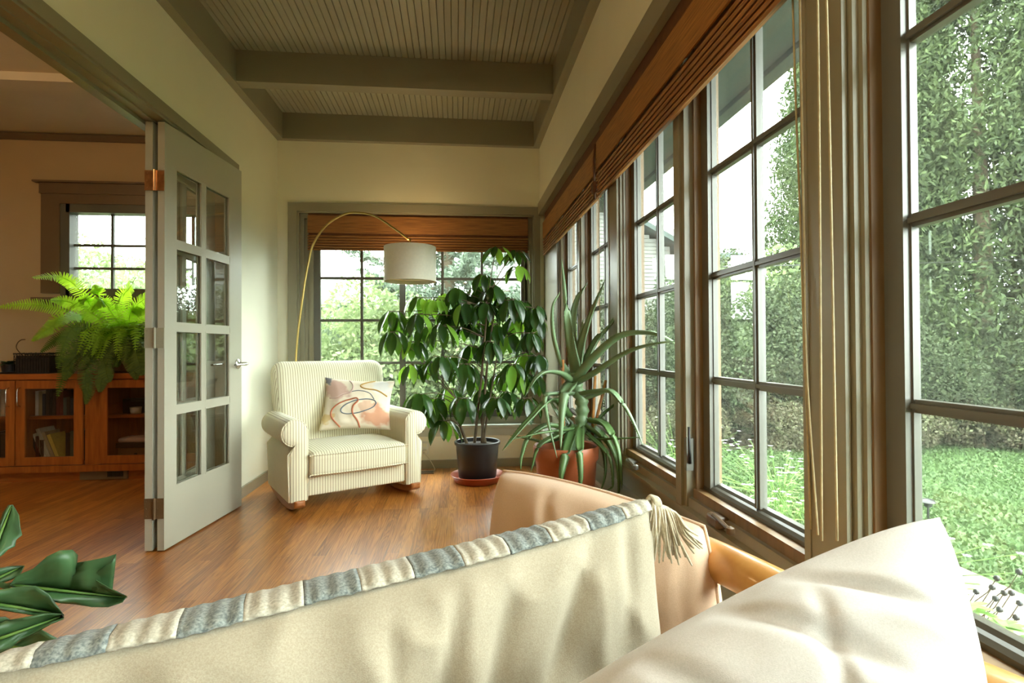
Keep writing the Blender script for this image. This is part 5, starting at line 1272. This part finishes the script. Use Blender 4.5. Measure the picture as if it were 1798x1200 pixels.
# eave over the windows
e_ = MB().box(0.96, 1.52, -4, 5.4, 2.36, 2.40).box(1.52, 1.60, -4, 5.4, 2.33, 2.50)
struct('trim_eave', e_, 'soffit')
struct('trim_outer_wall', MB().box(0.96, 1.02, YN, YB+0.16, -0.5, 0.45).box(0.96, 1.02, YN, YB+0.16, 2.12, 2.36), 'siding')

# neighbouring houses
def lap_wall(m, p, q, z0, z1, th=0.02, course=0.115):
    p, q = Vector(p), Vector(q); d = (q-p).normalized(); nn = Vector((d.y, -d.x, 0)); z = z0
    if nn.y > 0: nn = -nn
    while z < z1:
        h = min(course, z1-z)
        m.add([p+Vector((0, 0, z))+nn*th, q+Vector((0, 0, z))+nn*th, q+Vector((0, 0, z+h)), p+Vector((0, 0, z+h))], [(0, 1, 2, 3)])
        m.add([p+Vector((0, 0, z))+nn*th, q+Vector((0, 0, z))+nn*th, q+Vector((0, 0, z)), p+Vector((0, 0, z))], [(3, 2, 1, 0)]); z += h
hs = thing('neighbour_house', (3.4, 17.0, GZ), 'pale house with lap siding and green metal roof behind the farther windows', 'house')
HY = 16.0
def onY(px, py, Y): d = at(px, py, 1)-EYE; return EYE+d*(Y/d.y)
apx = onY(1010, 342, HY); ev = onY(1182, 440, HY); evz = ev.z; xr = onY(1176, 440, HY).x; half = xr-apx.x+0.0; xl = apx.x-half
slope = (apx.z-evz)/(ev.x-apx.x)
m = MB(); lap_wall(m, (xl, HY, 0), (xr, HY, 0), GZ, evz)
z = evz
while z < apx.z-0.1:
    x0 = xl+(z-evz)/slope; x1 = xr-(z-evz)/slope; lap_wall(m, (x0, HY, 0), (x1, HY, 0), z, z+0.115); z += 0.115
m.box(xl+0.02, xr-0.02, HY+0.06, HY+8, GZ, evz)
m.build('wall', 'siding', hs)
m = MB(); t_ = 0.16
for sg in (1, -1):
    a = Vector((apx.x, HY-0.45, apx.z+0.1)); b = Vector((apx.x+sg*(half+0.45), HY-0.45, apx.z+0.1-slope*(half+0.45)))
    m.add([a, b, b+Vector((0, 0, t_)), a+Vector((0, 0, t_)), a+Vector((0, 9, 0)), b+Vector((0, 9, 0)), b+Vector((0, 9, t_)), a+Vector((0, 9, t_))], [(0, 1, 2, 3), (4, 7, 6, 5), (3, 2, 6, 7), (0, 4, 5, 1), (1, 5, 6, 2)])
# lower wing with its own roof plane
wz0 = onY(1170, 447, HY+2.0).z; wz1 = onY(1170, 402, HY+5.0).z; wx1 = onY(1290, 432, HY+2.0).x
m.add([(xr-1.5, HY+1.6, wz0), (wx1, HY+1.6, wz0), (wx1, HY+5.0, wz1), (xr-1.5, HY+5.0, wz1), (xr-1.5, HY+1.6, wz0-.15), (wx1, HY+1.6, wz0-.15), (wx1, HY+8.4, wz0-.15), (xr-1.5, HY+8.4, wz0-.15), (wx1, HY+8.4, wz0), (xr-1.5, HY+8.4, wz0)], [(0, 1, 2, 3), (4, 5, 1, 0), (3, 2, 8, 9), (1, 5, 6, 8, 2)])
m.build('roof', 'far_roof', hs)
m = MB(); lap_wall(m, (xr-0.2, HY+2.0, 0), (wx1-0.3, HY+2.0, 0), GZ, wz0-0.15); m.box(xr-0.2, wx1-0.35, HY+2.05, HY+7.5, GZ, wz0-0.16); m.build('wing_wall', 'siding', hs)
hb = thing('distant_house', (-2.4, 19.5, GZ), 'distant low house with a grey roof behind the spruce in the back window', 'house')
p0_, p1_ = onY(540, 532, 19.0), onY(668, 532, 19.0)
m = MB(); lap_wall(m, (p0_.x-2.5, 19.4, 0), (p1_.x+0.6, 19.4, 0), GZ, p0_.z); m.box(p0_.x-2.5, p1_.x+0.6, 19.46, 24, GZ, p0_.z); m.build('wall', 'soffit', hb)
m = MB(); m.add([(p0_.x-3, 18.8, p0_.z), (p1_.x+1.1, 18.8, p0_.z), (p1_.x+1.1, 22, p0_.z+0.9), (p0_.x-3, 22, p0_.z+0.9), (p0_.x-3, 18.8, p0_.z-.15), (p1_.x+1.1, 18.8, p0_.z-.15), (p1_.x+1.1, 25.2, p0_.z), (p0_.x-3, 25.2, p0_.z)], [(0, 1, 2, 3), (4, 5, 1, 0), (3, 2, 6, 7), (1, 5, 6, 2)]); m.build('roof', 'siding', hb)
